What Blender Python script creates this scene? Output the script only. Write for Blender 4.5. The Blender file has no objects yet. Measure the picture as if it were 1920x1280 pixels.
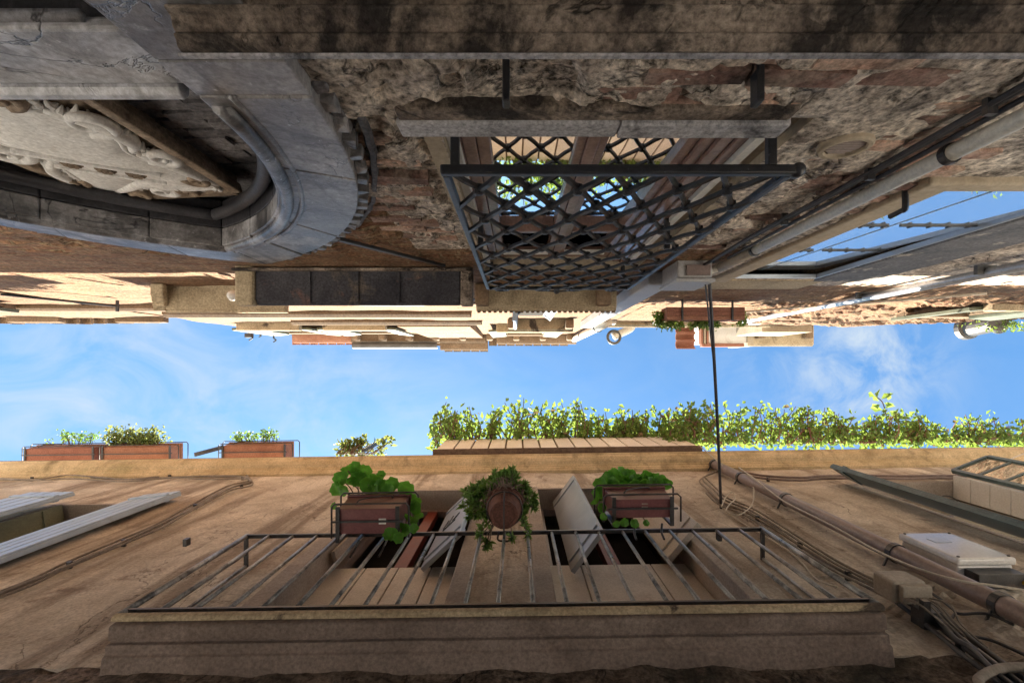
import bpy, math, random
import numpy as np
from mathutils import Vector, Matrix
random.seed(7)
D = bpy.data
SC = bpy.context.scene
COL = SC.collection
F, CX, CY, ZC = 900.0, 970.0, 690.0, 1.6          # focal length in px, zenith point, eye height

# ------------------------------------------------------------------ camera, sky, sun, exposure
cam = D.cameras.new('camera'); co = D.objects.new('camera', cam); COL.objects.link(co)
co.location = (0, 0, ZC); co.rotation_euler = (math.pi, 0, 0)
cam.sensor_width = 36; cam.lens = F / 1920 * 36
cam.shift_x = -(CX - 960) / 1920; cam.shift_y = (CY - 640) / 1920
cam.clip_start = 0.02; cam.clip_end = 500
SC.camera = co

SUN = Vector((-0.22, 0.75, 0.95)).normalized()
el = math.asin(SUN.z); az = math.atan2(SUN.x, SUN.y)
w = D.worlds.new('World'); SC.world = w; w.use_nodes = True
nt = w.node_tree; nt.nodes.clear()
def N(nt, typ, ins=None, **props):
    n = nt.nodes.new(typ)
    for k, v in props.items(): setattr(n, k, v)
    for k, v in (ins or {}).items():
        s = n.inputs[k]
        if hasattr(v, 'is_linked') or isinstance(v, bpy.types.NodeSocket): nt.links.new(v, s)
        else: s.default_value = v
    return n
def c4(c): return (c[0], c[1], c[2], 1)
def ramp(nt, fac, lo, hi, a=(0, 0, 0), b=(1, 1, 1)):
    n = N(nt, 'ShaderNodeValToRGB', {0: fac}); e = n.color_ramp.elements
    e[0].position = lo; e[0].color = c4(a); e[1].position = hi; e[1].color = c4(b)
    return n.outputs[0]
def mixc(nt, f, a, b, blend='MIX'):
    n = N(nt, 'ShaderNodeMix', {0: f, 6: c4(a) if isinstance(a, tuple) else a, 7: c4(b) if isinstance(b, tuple) else b},
          data_type='RGBA', blend_type=blend)
    return n.outputs[2]
def mth(nt, op, a, b=0.0, c=0.0):
    return N(nt, 'ShaderNodeMath', {0: a, 1: b, 2: c}, operation=op).outputs[0]
def noise(nt, vec, scale, detail=6, rough=0.6, dist=0.0):
    return N(nt, 'ShaderNodeTexNoise', {'Vector': vec, 'Scale': scale, 'Detail': detail, 'Roughness': rough, 'Distortion': dist}).outputs[0]

sky = N(nt, 'ShaderNodeTexSky', sky_type='NISHITA', sun_disc=False, sun_elevation=el, sun_rotation=az,
        air_density=1.0, dust_density=1.2, ozone_density=1.2)
tc = N(nt, 'ShaderNodeTexCoord').outputs['Generated']
sep = N(nt, 'ShaderNodeSeparateXYZ', {0: tc})
zz = mth(nt, 'MAXIMUM', sep.outputs[2], 0.08)
u = mth(nt, 'DIVIDE', sep.outputs[0], zz); v = mth(nt, 'DIVIDE', sep.outputs[1], zz)
uv = N(nt, 'ShaderNodeCombineXYZ', {0: u, 1: v}).outputs[0]
def blob(cu, cv, r, sv=1.0):
    a = mth(nt, 'SUBTRACT', u, cu); b = mth(nt, 'MULTIPLY', mth(nt, 'SUBTRACT', v, cv), sv)
    d = mth(nt, 'ADD', mth(nt, 'MULTIPLY', a, a), mth(nt, 'MULTIPLY', b, b))
    return mth(nt, 'POWER', 2.718, mth(nt, 'DIVIDE', d, -r * r))
wisp_vec = N(nt, 'ShaderNodeMapping', {0: uv, 2: (0, 0, 0.9), 3: (1.0, 2.2, 1)}).outputs[0]
wisp = noise(nt, wisp_vec, 3.4, 8, 0.58, 0.9)
puff = noise(nt, uv, 9.0, 9, 0.62, 0.5)
m1 = mth(nt, 'MULTIPLY', ramp(nt, wisp, 0.36, 0.78), mth(nt, 'ADD', mth(nt, 'MULTIPLY', blob(-0.75, 0.1, 0.60), 0.80), 0.07))
m2 = mth(nt, 'MULTIPLY', ramp(nt, puff, 0.38, 0.68), mth(nt, 'ADD', mth(nt, 'MULTIPLY', blob(0.74, 0.0, 0.125, 0.85), 0.8), 0.02))
m2b = mth(nt, 'MULTIPLY', ramp(nt, puff, 0.45, 0.72), mth(nt, 'MULTIPLY', blob(0.62, 0.0, 0.25, 1.3), 0.25))
m3 = mth(nt, 'MULTIPLY', ramp(nt, puff, 0.40, 0.80), mth(nt, 'MULTIPLY', blob(-0.42, 0.09, 0.16), 0.5))
mask = mth(nt, 'MINIMUM', mth(nt, 'ADD', mth(nt, 'ADD', m1, m2), mth(nt, 'ADD', m3, m2b)), 0.92)
SKY_TINT = (0.64, 1.05, 1.24)
skyc = mixc(nt, 1.0, sky.outputs[0], SKY_TINT, 'MULTIPLY')
CLOUD = (2.8, 3.2, 3.55)
bg = N(nt, 'ShaderNodeBackground', {0: mixc(nt, mask, skyc, CLOUD), 1: 0.05})
N(nt, 'ShaderNodeOutputWorld', {0: bg.outputs[0]})

sl = D.lights.new('sun', 'SUN'); sl.energy = 5.0; sl.angle = math.radians(0.53); sl.color = (1.0, 0.86, 0.68)
so = D.objects.new('sun', sl); COL.objects.link(so); so.location = (-3, 9, 14)
so.rotation_euler = (-SUN).to_track_quat('-Z', 'Y').to_euler()
SC.view_settings.view_transform = 'Standard'; SC.view_settings.look = 'None'
SC.view_settings.gamma = 1; SC.view_settings.use_curve_mapping = False
SC.view_settings.exposure = 2.4
SC.cycles.use_denoising = True
SC.cycles.max_bounces = 14; SC.cycles.diffuse_bounces = 10; SC.cycles.glossy_bounces = 4
SC.cycles.sample_clamp_indirect = 12

# ------------------------------------------------------------------ helpers
TILT = 0.0
def at(px, py, h):
    X = (px - CX) * h / F; Y = (py - CY) * h / F
    return (X, Y + TILT * X, h)
def atY(px, py, Y):
    h = F * Y / (py - CY); X = (px - CX) * h / F
    for _ in range(4):
        yy = Y - TILT * X; h = F * yy / (py - CY); X = (px - CX) * h / F
    return (X, Y, h)
WL = {}
class MB:
    def __init__(s): s.v = []; s.f = []
    def add(s, vs, fs):
        b = len(s.v); s.v.extend([tuple(p) for p in vs]); s.f.extend([tuple(i + b for i in q) for q in fs]); return s
    def box(s, x0, x1, y0, y1, z0, z1):
        return s.add([(x0, y0, z0), (x1, y0, z0), (x1, y1, z0), (x0, y1, z0), (x0, y0, z1), (x1, y0, z1), (x1, y1, z1), (x0, y1, z1)],
                     [(0, 3, 2, 1), (4, 5, 6, 7), (0, 1, 5, 4), (1, 2, 6, 5), (2, 3, 7, 6), (3, 0, 4, 7)])
    def bar(s, p, q, wd, dp, up=(0, 1, 0)):
        p = Vector(p); q = Vector(q); d = (q - p).normalized(); u_ = Vector(up)
        a = d.cross(u_)
        if a.length < 1e-4: a = d.cross(Vector((1, 0, 0)))
        a.normalize(); b = d.cross(a).normalized()
        vs = []
        for c in (p, q):
            for (i, j) in ((-1, -1), (1, -1), (1, 1), (-1, 1)): vs.append(c + a * wd / 2 * i + b * dp / 2 * j)
        return s.add(vs, [(3, 2, 1, 0), (4, 5, 6, 7), (0, 1, 5, 4), (1, 2, 6, 5), (2, 3, 7, 6), (3, 0, 4, 7)])
    def tube(s, path, r, n=8, closed=False):
        P = [Vector(p) for p in path]; m = len(P); rs = r if isinstance(r, (list, tuple)) else [r] * m
        ref = None; rings = []
        for i in range(m):
            if closed: d = P[(i + 1) % m] - P[i - 1]
            else: d = P[min(i + 1, m - 1)] - P[max(i - 1, 0)]
            d.normalize()
            if ref is None:
                ref = Vector((0, 0, 1)) if abs(d.z) < .9 else Vector((1, 0, 0))
            a = ref - d * ref.dot(d)
            if a.length < 1e-5: a = d.orthogonal()
            a.normalize(); ref = a; b = d.cross(a)
            rings.append([P[i] + (a * math.cos(t) + b * math.sin(t)) * rs[i] for t in [2 * math.pi * k / n for k in range(n)]])
        vs = [p for ring in rings for p in ring]; fs = []
        for i in range(m if closed else m - 1):
            for k in range(n):
                i2 = (i + 1) % m; k2 = (k + 1) % n
                fs.append((i * n + k, i * n + k2, i2 * n + k2, i2 * n + k))
        if not closed: fs += [tuple(reversed(range(n))), tuple(range((m - 1) * n, m * n))]
        return s.add(vs, fs)
    def lathe(s, c, prof, n=24, axis='z'):
        vs = []; m = len(prof)
        for (r, z) in prof:
            for k in range(n):
                t = 2 * math.pi * k / n; a, b = r * math.cos(t), r * math.sin(t)
                vs.append((c[0] + a, c[1] + b, c[2] + z) if axis == 'z' else (c[0] + a, c[1] + z, c[2] + b))
        fs = [(i * n + k, i * n + (k + 1) % n, (i + 1) * n + (k + 1) % n, (i + 1) * n + k) for i in range(m - 1) for k in range(n)]
        fs += [tuple(reversed(range(n))), tuple(range((m - 1) * n, m * n))]
        return s.add(vs, fs)
    def prof(s, pts, x0, x1):            # (y, z) profile swept along x
        n = len(pts); vs = [(x0, y, z) for y, z in pts] + [(x1, y, z) for y, z in pts]
        fs = [(i, (i + 1) % n, n + (i + 1) % n, n + i) for i in range(n)] + [tuple(reversed(range(n))), tuple(range(n, 2 * n))]
        return s.add(vs, fs)
    def plate(s, pts, y0, y1):           # (x, z) outline, thick in y
        n = len(pts); vs = [(x, y0, z) for x, z in pts] + [(x, y1, z) for x, z in pts]
        fs = [(i, (i + 1) % n, n + (i + 1) % n, n + i) for i in range(n)] + [tuple(reversed(range(n))), tuple(range(n, 2 * n))]
        return s.add(vs, fs)
    def build(s, name, mat, parent=None, smooth=False, bevel=0.0, origin=None, segs=2):
        a = np.array(s.v, dtype=float).reshape(-1, 3)
        if TILT: a[:, 1] -= TILT * a[:, 0]
        a[:, 2] += ZC
        lo, hi = a.min(0), a.max(0)
        c = (lo + hi) / 2
        if parent is None: c[2] = lo[2]
        if origin is not None: c = np.array(origin, float)
        me = D.meshes.new(name); me.from_pydata((a - c).tolist(), [], s.f); me.materials.append(mat)
        if smooth: me.polygons.foreach_set('use_smooth', [True] * len(me.polygons))
        me.update()
        bm_fix(me)
        o = D.objects.new(name, me); COL.objects.link(o)
        place(o, c, parent)
        if bevel:
            b = o.modifiers.new('bevel', 'BEVEL'); b.width = bevel; b.segments = segs; b.limit_method = 'ANGLE'; b.angle_limit = 0.6
        return o
import bmesh
def bm_fix(me):
    if len(me.polygons) > 30000: return
    b = bmesh.new(); b.from_mesh(me); bmesh.ops.recalc_face_normals(b, faces=b.faces); b.to_mesh(me); b.free()
def place(o, c, parent):
    c = np.array(c, float); WL[o.name] = c
    if parent is not None:
        o.parent = parent; c = c - WL[parent.name]
    o.location = c.tolist()
def tag(o, label=None, cat=None, group=None, kind=None):
    for k, val in (('label', label), ('category', cat), ('group', group), ('kind', kind)):
        if val: o[k] = val
    return o
def thing(name, label, cat, loc, group=None):
    o = D.objects.new(name, None); COL.objects.link(o); o.empty_display_size = 0.1
    p = np.array([loc[0], loc[1] - TILT * loc[0], loc[2] + ZC]); place(o, p, None)
    return tag(o, label, cat, group)
def inst(name, me, p, parent, rot=None, scale=None, mat=None):
    o = D.objects.new(name, me); COL.objects.link(o)
    place(o, (p[0], p[1] - TILT * p[0], p[2] + ZC), parent)
    if rot is not None: o.rotation_euler = rot
    if scale is not None: o.scale = scale if hasattr(scale, '__len__') else (scale,) * 3
    return o
def mesh_of(mb, name, mat, smooth=False):
    me = D.meshes.new(name); me.from_pydata(mb.v, [], mb.f); me.materials.append(mat)
    if smooth: me.polygons.foreach_set('use_smooth', [True] * len(me.polygons))
    me.update(); bm_fix(me); return me

def vnoise(x, y, seed):
    xi = np.floor(x).astype(np.int64); yi = np.floor(y).astype(np.int64); fx = x - xi; fy = y - yi
    fx = fx * fx * (3 - 2 * fx); fy = fy * fy * (3 - 2 * fy)
    def hsh(a, b):
        n = (a * 374761393 + b * 668265263 + seed * 1442695041) & 0x7fffffff
        n = ((n ^ (n >> 13)) * 1274126177) & 0x7fffffff
        return ((n ^ (n >> 16)) & 0xffff) / 65535.0
    a, b, c, d = hsh(xi, yi), hsh(xi + 1, yi), hsh(xi, yi + 1), hsh(xi + 1, yi + 1)
    return (a * (1 - fx) + b * fx) * (1 - fy) + (c * (1 - fx) + d * fx) * fy
def fbm(x, y, seed, oct=5, gain=0.5):
    t = 0; amp = 1; s = 0
    for o in range(oct):
        t = t + amp * vnoise(x * 2 ** o, y * 2 ** o, seed + o); s += amp; amp *= gain
    return t / s
def steps(segs, extra):
    a = []
    for (s, e, d) in segs: a += list(np.linspace(s, e, max(2, int(round((e - s) / d)) + 1)))
    a = sorted(a)
    for x in extra:                       # snap the closest line on to each opening edge
        i = min(range(len(a)), key=lambda k: abs(a[k] - x)); a[i] = x
    a = sorted(set(round(x, 5) for x in a)); return np.array(a)
def sheet(xs, zs, Y, sgn, disp, holes, cut=None, top=None):
    XX, ZZ = np.meshgrid(xs, zs, indexing='ij')
    d = disp(XX, ZZ)
    fade = np.ones_like(d)
    for (a, b, c, e) in holes:
        dx = np.maximum(np.maximum(a - XX, XX - b), 0); dz = np.maximum(np.maximum(c - ZZ, ZZ - e), 0)
        fade = np.minimum(fade, np.clip(np.hypot(dx, dz) / 0.04, 0, 1))
    YY = Y + sgn * d * fade
    if top is not None: ZZ = np.where(ZZ > 5.5, 5.5 + (ZZ - 5.5) * (top(XX) - 5.5) / (zs[-1] - 5.5), ZZ)
    nx, nz = len(xs), len(zs)
    V = np.stack([XX, YY, ZZ], -1).reshape(-1, 3)
    xm = (xs[:-1] + xs[1:]) / 2; zm = (zs[:-1] + zs[1:]) / 2
    XM, ZM = np.meshgrid(xm, zm, indexing='ij'); keep = np.ones_like(XM, bool)
    for (a, b, c, e) in holes: keep &= ~((XM > a) & (XM < b) & (ZM > c) & (ZM < e))
    if cut is not None: keep &= ~cut(XM, ZM)
    I, J = np.nonzero(keep); q = I * nz + J
    Fc = np.stack([q, q + nz, q + nz + 1, q + 1], -1) if sgn > 0 else np.stack([q, q + 1, q + nz + 1, q + nz], -1)
    m = MB(); m.v = [tuple(p) for p in V.tolist()]; m.f = [tuple(t) for t in Fc.tolist()]
    return m

# ------------------------------------------------------------------ materials
def principled(m, col, rough, metal=0.0, spec=0.3, normal=None):
    nt = m.node_tree
    p = N(nt, 'ShaderNodeBsdfPrincipled', {'Base Color': c4(col) if isinstance(col, tuple) else col, 'Roughness': rough, 'Metallic': metal, 'Specular IOR Level': spec})
    if normal is not None: nt.links.new(normal, p.inputs['Normal'])
    return p
def newmat(name):
    m = D.materials.new(name); m.use_nodes = True; m.node_tree.nodes.clear(); return m
def surf(name, c1, c2, scale=4, rough=0.88, bump=0.4, bdist=0.012, fine=0.45, fscale=55, stains=(), streak=None, rand=0.0,
         metal=0.0, spec=0.25, brick=None, speck=None, lo=0.34, hi=0.66, cracks=None):
    m = newmat(name); nt = m.node_tree
    pos = N(nt, 'ShaderNodeNewGeometry').outputs['Position']
    oi = N(nt, 'ShaderNodeObjectInfo').outputs['Random'] if rand else None
    n1 = noise(nt, pos, scale, 9, 0.62, 0.4)
    col = ramp(nt, n1, lo, hi, c1, c2)
    nf = noise(nt, pos, fscale, 5, 0.7)
    height = mth(nt, 'ADD', mth(nt, 'MULTIPLY', n1, 0.7), mth(nt, 'MULTIPLY', nf, 0.35))
    if brick:
        sp = N(nt, 'ShaderNodeSeparateXYZ', {0: pos})
        wob = noise(nt, pos, 1.3, 3, 0.5)
        zz = mth(nt, 'ADD', sp.outputs[2], mth(nt, 'MULTIPLY', wob, 0.05))
        bv = N(nt, 'ShaderNodeCombineXYZ', {0: sp.outputs[0], 1: zz}).outputs[0]
        bt = N(nt, 'ShaderNodeTexBrick', {'Vector': bv, 'Color1': c4(brick[0]), 'Color2': c4(brick[1]), 'Mortar': c4(brick[2]), 'Scale': 1.0,
               'Mortar Size': 0.011, 'Mortar Smooth': 0.25, 'Bias': 0.0, 'Brick Width': 0.25, 'Row Height': 0.075})
        bm_ = ramp(nt, noise(nt, pos, brick[4], 7, 0.65, 0.5), brick[3] - 0.05, brick[3] + 0.05)
        col = mixc(nt, bm_, bt.outputs[0], col)
        col = mixc(nt, 0.55, col, ramp(nt, n1, 0.25, 0.75, (0.45, 0.42, 0.4), (1.35, 1.35, 1.35)), 'MULTIPLY')
        height = mth(nt, 'SUBTRACT', height, mth(nt, 'MULTIPLY', bt.outputs[1], mth(nt, 'SUBTRACT', 1.0, mth(nt, 'MULTIPLY', bm_, 0.7))))
    for (sc_, amt, s_, l_, h_) in stains:
        k = ramp(nt, noise(nt, N(nt, 'ShaderNodeVectorMath', {0: pos, 1: (s_ * 3.1, 1.7, s_)}).outputs[0], s_, 8, 0.66, 0.7), l_, h_)
        col = mixc(nt, mth(nt, 'MULTIPLY', k, amt), col, sc_)
    if streak:                            # (colour, amount, scale, lo, hi): run-off drawn out along the vertical
        mp = N(nt, 'ShaderNodeMapping', {0: pos, 3: (1, 1, 0.10)}).outputs[0]
        k = ramp(nt, noise(nt, mp, streak[2], 6, 0.6, 0.2), streak[3], streak[4])
        col = mixc(nt, mth(nt, 'MULTIPLY', k, streak[1]), col, streak[0])
    if speck:                             # light or dark flecks
        k = ramp(nt, noise(nt, pos, speck[2], 3, 0.75), speck[3], speck[3] + 0.06)
        col = mixc(nt, mth(nt, 'MULTIPLY', k, speck[1]), col, speck[0])
    if cracks:                            # (scale, amount, width, colour): thin dark lines along a noise contour
        cn = noise(nt, pos, cracks[0], 6, 0.55, 0.9)
        k = ramp(nt, mth(nt, 'ABSOLUTE', mth(nt, 'SUBTRACT', cn, 0.5)), 0.0, cracks[2], (1, 1, 1), (0, 0, 0))
        k2 = ramp(nt, noise(nt, pos, cracks[0] * 0.7, 3, 0.5), 0.46, 0.58)
        k = mth(nt, 'MULTIPLY', k, k2)
        col = mixc(nt, mth(nt, 'MULTIPLY', k, cracks[1]), col, cracks[3]); height = mth(nt, 'SUBTRACT', height, mth(nt, 'MULTIPLY', k, 0.8))
    g = ramp(nt, nf, 0.34, 0.66, (1 - fine,) * 3, (1 + fine * 0.6,) * 3)
    col = mixc(nt, 1.0, col, g, 'MULTIPLY')
    if rand:
        rr = mth(nt, 'ADD', mth(nt, 'MULTIPLY', oi, rand * 2), 1 - rand)
        col = N(nt, 'ShaderNodeHueSaturation', {'Color': col, 'Value': rr, 'Hue': mth(nt, 'ADD', 0.49, mth(nt, 'MULTIPLY', oi, 0.02))}).outputs[0]
    b = N(nt, 'ShaderNodeBump', {'Strength': bump, 'Distance': bdist, 'Height': height}).outputs[0]
    rv_ = 0.05 if bump > 0.1 else 0.0
    rg = ramp(nt, n1, 0.35, 0.65, (max(0, rough - rv_),) * 3, (min(1, rough + rv_),) * 3)
    p = principled(m, col, rg, metal, spec, b)
    N(nt, 'ShaderNodeOutputMaterial', {0: p.outputs[0]}); return m
def leafmat(name, c1, c2, tr=(0.35, 0.6, 0.05), amt=0.5, sc=14):
    m = newmat(name); nt = m.node_tree
    pos = N(nt, 'ShaderNodeNewGeometry').outputs['Position']; oi = N(nt, 'ShaderNodeObjectInfo').outputs['Random']
    n = noise(nt, pos, sc, 4, 0.6); k = mth(nt, 'ADD', mth(nt, 'MULTIPLY', n, 0.8), mth(nt, 'MULTIPLY', oi, 0.2))
    col = ramp(nt, k, 0.33, 0.72, c1, c2)
    p = principled(m, col, 0.42, 0, 0.4)
    t = N(nt, 'ShaderNodeBsdfTranslucent', {0: mixc(nt, 0.5, col, tr)})
    x = N(nt, 'ShaderNodeMixShader', {0: amt, 1: p.outputs[0], 2: t.outputs[0]})
    N(nt, 'ShaderNodeOutputMaterial', {0: x.outputs[0]}); return m
def germat():                               # paler veins fanning from the stalk, darker zone ring
    m = leafmat('geranium_leaf', (0.05, 0.17, 0.022), (0.12, 0.34, 0.05), (0.25, 0.75, 0.06), 0.45); nt = m.node_tree
    oc = N(nt, 'ShaderNodeTexCoord').outputs['Object']; sp = N(nt, 'ShaderNodeSeparateXYZ', {0: oc})
    ang = mth(nt, 'ARCTAN2', sp.outputs[1], sp.outputs[0]); vein = ramp(nt, mth(nt, 'ABSOLUTE', mth(nt, 'SINE', mth(nt, 'MULTIPLY', ang, 3.5))), 0.03, 0.22, (1.9, 1.6, 1.7), (1, 1, 1))
    rr = N(nt, 'ShaderNodeVectorMath', {0: oc}, operation='LENGTH').outputs['Value']
    zone = N(nt, 'ShaderNodeValToRGB', {0: rr}); e = zone.color_ramp.elements; e[0].position = 0.12; e[0].color = (1.1, 1.1, 1.0, 1); e[1].position = 0.5; e[1].color = (1.25, 1.2, 1.1, 1)
    k = e.new(0.30); k.color = (0.62, 0.62, 0.65, 1)
    p = [n for n in nt.nodes if n.type == 'BSDF_PRINCIPLED'][0]; src = p.inputs['Base Color'].links[0].from_socket
    nt.links.new(mixc(nt, 1.0, mixc(nt, 1.0, src, zone.outputs[0], 'MULTIPLY'), vein, 'MULTIPLY'), p.inputs['Base Color']); return m
def glassmat(name, amt, tint=(0.9, 0.95, 1.0), body=(0.015, 0.016, 0.018)):
    m = newmat(name); nt = m.node_tree
    pos = N(nt, 'ShaderNodeNewGeometry').outputs['Position']
    b = N(nt, 'ShaderNodeBump', {'Strength': 0.06, 'Distance': 0.01, 'Height': noise(nt, pos, 2.2, 2, 0.5)}).outputs[0]
    g = N(nt, 'ShaderNodeBsdfGlossy', {0: c4(tint), 'Roughness': 0.015, 'Normal': b})
    p = principled(m, body, 0.1, 0, 0.5)
    x = N(nt, 'ShaderNodeMixShader', {0: amt, 1: p.outputs[0], 2: g.outputs[0]})
    N(nt, 'ShaderNodeOutputMaterial', {0: x.outputs[0]}); return m

M = {}
M['plaster'] = surf('ochre_plaster', (0.49, 0.435, 0.365), (0.67, 0.615, 0.545), 2.2, 0.92, 0.55, 0.02, 0.28, 60, cracks=(1.5, 0.7, 0.006, (0.10, 0.07, 0.05)), lo=0.40, hi=0.60,
    stains=(((0.76, 0.69, 0.60), 0.75, 1.1, 0.52, 0.60), ((0.20, 0.14, 0.11), 0.75, 3.1, 0.58, 0.70), ((0.34, 0.26, 0.20), 0.7, 0.7, 0.5, 0.64)),
    streak=((0.24, 0.19, 0.15), 0.8, 5, 0.50, 0.64))
M['cornice'] = surf('ochre_stone_cornice', (0.50, 0.39, 0.235), (0.68, 0.55, 0.36), 3, 0.9, 0.3, 0.01, 0.25, 60,
    stains=(((0.22, 0.17, 0.09), 0.7, 1.6, 0.52, 0.7), ((0.20, 0.21, 0.08), 0.45, 0.9, 0.55, 0.7)), streak=((0.18, 0.14, 0.09), 0.5, 9, 0.55, 0.7))
M['balcony_stone'] = surf('brown_balcony_stone', (0.20, 0.158, 0.138), (0.31, 0.25, 0.222), 3, 0.85, 0.45, 0.01, 0.35, 60,
    stains=(((0.17, 0.13, 0.11), 0.75, 2.3, 0.52, 0.68), ((0.46, 0.38, 0.33), 0.5, 4, 0.56, 0.72)))
M['stucco'] = surf('worn_brown_stucco', (0.42, 0.36, 0.31), (0.78, 0.70, 0.61), 6.5, 0.75, 0.7, 0.03, 0.85, 40, cracks=(3.2, 0.9, 0.016, (0.05, 0.04, 0.035)), lo=0.40, hi=0.60,
    stains=(((0.06, 0.05, 0.045), 0.8, 2.3, 0.56, 0.68), ((0.30, 0.13, 0.095), 0.7, 2.9, 0.60, 0.70), ((0.74, 0.66, 0.56), 0.6, 2.4, 0.60, 0.74)),
    streak=((0.10, 0.085, 0.075), 0.45, 6, 0.55, 0.70))
M['shadewall'] = surf('shade_dark_wall', (0.10, 0.075, 0.06), (0.24, 0.185, 0.15), 6, 0.9, 1.0, 0.04, 0.7, 45, cracks=(2.6, 0.9, 0.016, (0.02, 0.015, 0.012)), lo=0.40, hi=0.60,
    stains=(((0.03, 0.03, 0.022), 0.85, 1.5, 0.48, 0.62), ((0.30, 0.21, 0.17), 0.6, 3.0, 0.58, 0.70)))  # shade below the balcony is put into this rough wall's dark colour
M['brickwall'] = surf('weathered_brick_wall', (0.20, 0.12, 0.065), (0.30, 0.19, 0.105), 5, 0.92, 1.0, 0.03, 0.6, 45,
    brick=((0.22, 0.11, 0.065), (0.32, 0.195, 0.12), (0.30, 0.22, 0.14), 0.62, 1.4),
    stains=(((0.34, 0.24, 0.145), 0.5, 1.7, 0.5, 0.7), ((0.09, 0.07, 0.06), 0.55, 1.3, 0.56, 0.72)),
    streak=((0.16, 0.12, 0.09), 0.45, 5, 0.54, 0.72))
M['brick'] = surf('old_red_brick', (0.40, 0.23, 0.18), (0.60, 0.45, 0.37), 11, 0.93, 0.9, 0.012, 0.5, 60, rand=0.38,
    stains=(((0.05, 0.042, 0.04), 0.85, 3.2, 0.50, 0.64), ((0.50, 0.42, 0.34), 0.7, 4.5, 0.54, 0.68)))
M['greybrick'] = surf('soot_grey_brick', (0.12, 0.115, 0.125), (0.27, 0.26, 0.27), 12, 0.6, 0.9, 0.01, 0.5, 60, rand=0.3,
    stains=(((0.025, 0.024, 0.03), 0.8, 3.2, 0.52, 0.68), ((0.22, 0.12, 0.10), 0.5, 5, 0.6, 0.72)))
M['portal'] = surf('soot_grey_istrian_stone', (0.135, 0.13, 0.135), (0.33, 0.32, 0.325), 2.6, 0.36, 0.5, 0.012, 0.38, 60, cracks=(2.4, 0.9, 0.008, (0.03, 0.03, 0.04)), lo=0.40, hi=0.60,
    stains=(((0.026, 0.025, 0.028), 0.88, 1.9, 0.47, 0.58), ((0.56, 0.56, 0.59), 0.7, 2.7, 0.57, 0.68)),
    streak=((0.03, 0.03, 0.035), 0.75, 8, 0.52, 0.64), speck=((0.66, 0.66, 0.70), 0.55, 30, 0.66), spec=0.8)
M['lintel'] = surf('pale_grey_stone', (0.52, 0.53, 0.57), (0.72, 0.73, 0.78), 2.4, 0.42, 0.6, 0.012, 0.35, 50, lo=0.40, hi=0.60,
    stains=(((0.09, 0.088, 0.095), 0.8, 1.9, 0.49, 0.63), ((0.20, 0.185, 0.175), 0.7, 4.2, 0.52, 0.64)), streak=((0.07, 0.068, 0.07), 0.6, 7, 0.53, 0.66), cracks=(2.2, 0.8, 0.008, (0.04, 0.04, 0.045)), speck=((0.80, 0.80, 0.83), 0.5, 30, 0.66), spec=0.6)
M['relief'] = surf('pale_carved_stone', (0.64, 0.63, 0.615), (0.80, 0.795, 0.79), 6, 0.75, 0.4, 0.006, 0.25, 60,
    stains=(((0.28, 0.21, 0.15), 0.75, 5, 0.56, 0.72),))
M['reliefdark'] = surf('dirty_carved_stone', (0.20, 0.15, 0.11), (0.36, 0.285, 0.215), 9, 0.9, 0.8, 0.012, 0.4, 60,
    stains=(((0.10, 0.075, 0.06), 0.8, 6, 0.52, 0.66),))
M['ledge'] = surf('brown_stained_ledge_stone', (0.17, 0.135, 0.11), (0.40, 0.335, 0.28), 2.6, 0.85, 0.8, 0.02, 0.6, 60, cracks=(2.8, 0.95, 0.014, (0.02, 0.017, 0.015)), lo=0.40, hi=0.60,
    stains=(((0.02, 0.018, 0.018), 0.92, 3.1, 0.47, 0.56), ((0.42, 0.34, 0.27), 0.6, 3.4, 0.57, 0.68)), streak=((0.04, 0.03, 0.03), 0.5, 8, 0.5, 0.62))
M['soot'] = surf('soot_black_slab', (0.03, 0.03, 0.04), (0.09, 0.088, 0.10), 3, 0.75, 0.5, 0.01, 0.5, 60,
    stains=(((0.17, 0.14, 0.11), 0.8, 2.0, 0.57, 0.66), ((0.22, 0.11, 0.08), 0.6, 3, 0.62, 0.7)))
M['shadestone'] = surf('shade_black_stone', (0.018, 0.018, 0.024), (0.06, 0.06, 0.07), 3, 0.5, 0.5, 0.01, 0.4, 60, spec=0.5, streak=((0.16, 0.155, 0.16), 0.5, 9, 0.58, 0.70))  # near-black colour carries the deep shade inside the arch and doorway
M['tanslab'] = surf('tan_stone_slab', (0.42, 0.34, 0.23), (0.55, 0.46, 0.32), 3, 0.88, 0.5, 0.01, 0.4, 60,
    stains=(((0.045, 0.035, 0.035), 0.9, 1.5, 0.58, 0.63), ((0.22, 0.18, 0.12), 0.5, 3.5, 0.52, 0.66)))
M['eave'] = surf('pale_eave_stone', (0.20, 0.14, 0.09), (0.29, 0.21, 0.14), 2.5, 0.88, 0.5, 0.01, 0.35, 40,
    stains=(((0.12, 0.09, 0.07), 0.6, 2, 0.55, 0.7),))
M['cream'] = surf('cream_render', (0.40, 0.335, 0.25), (0.50, 0.43, 0.33), 2.5, 0.88, 0.3, 0.01, 0.2, 40)
M['white'] = surf('white_paint', (0.72, 0.72, 0.70), (0.82, 0.82, 0.80), 3, 0.55, 0.15, 0.005, 0.12, 60, stains=(((0.45, 0.42, 0.38), 0.5, 4, 0.6, 0.75),))
M['sill'] = surf('blue_grey_sill_stone', (0.38, 0.38, 0.41), (0.58, 0.575, 0.60), 4, 0.75, 0.6, 0.01, 0.5, 70,
    stains=(((0.03, 0.03, 0.035), 0.85, 3.5, 0.52, 0.65), ((0.45, 0.39, 0.33), 0.6, 2.2, 0.56, 0.7)))
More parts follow.
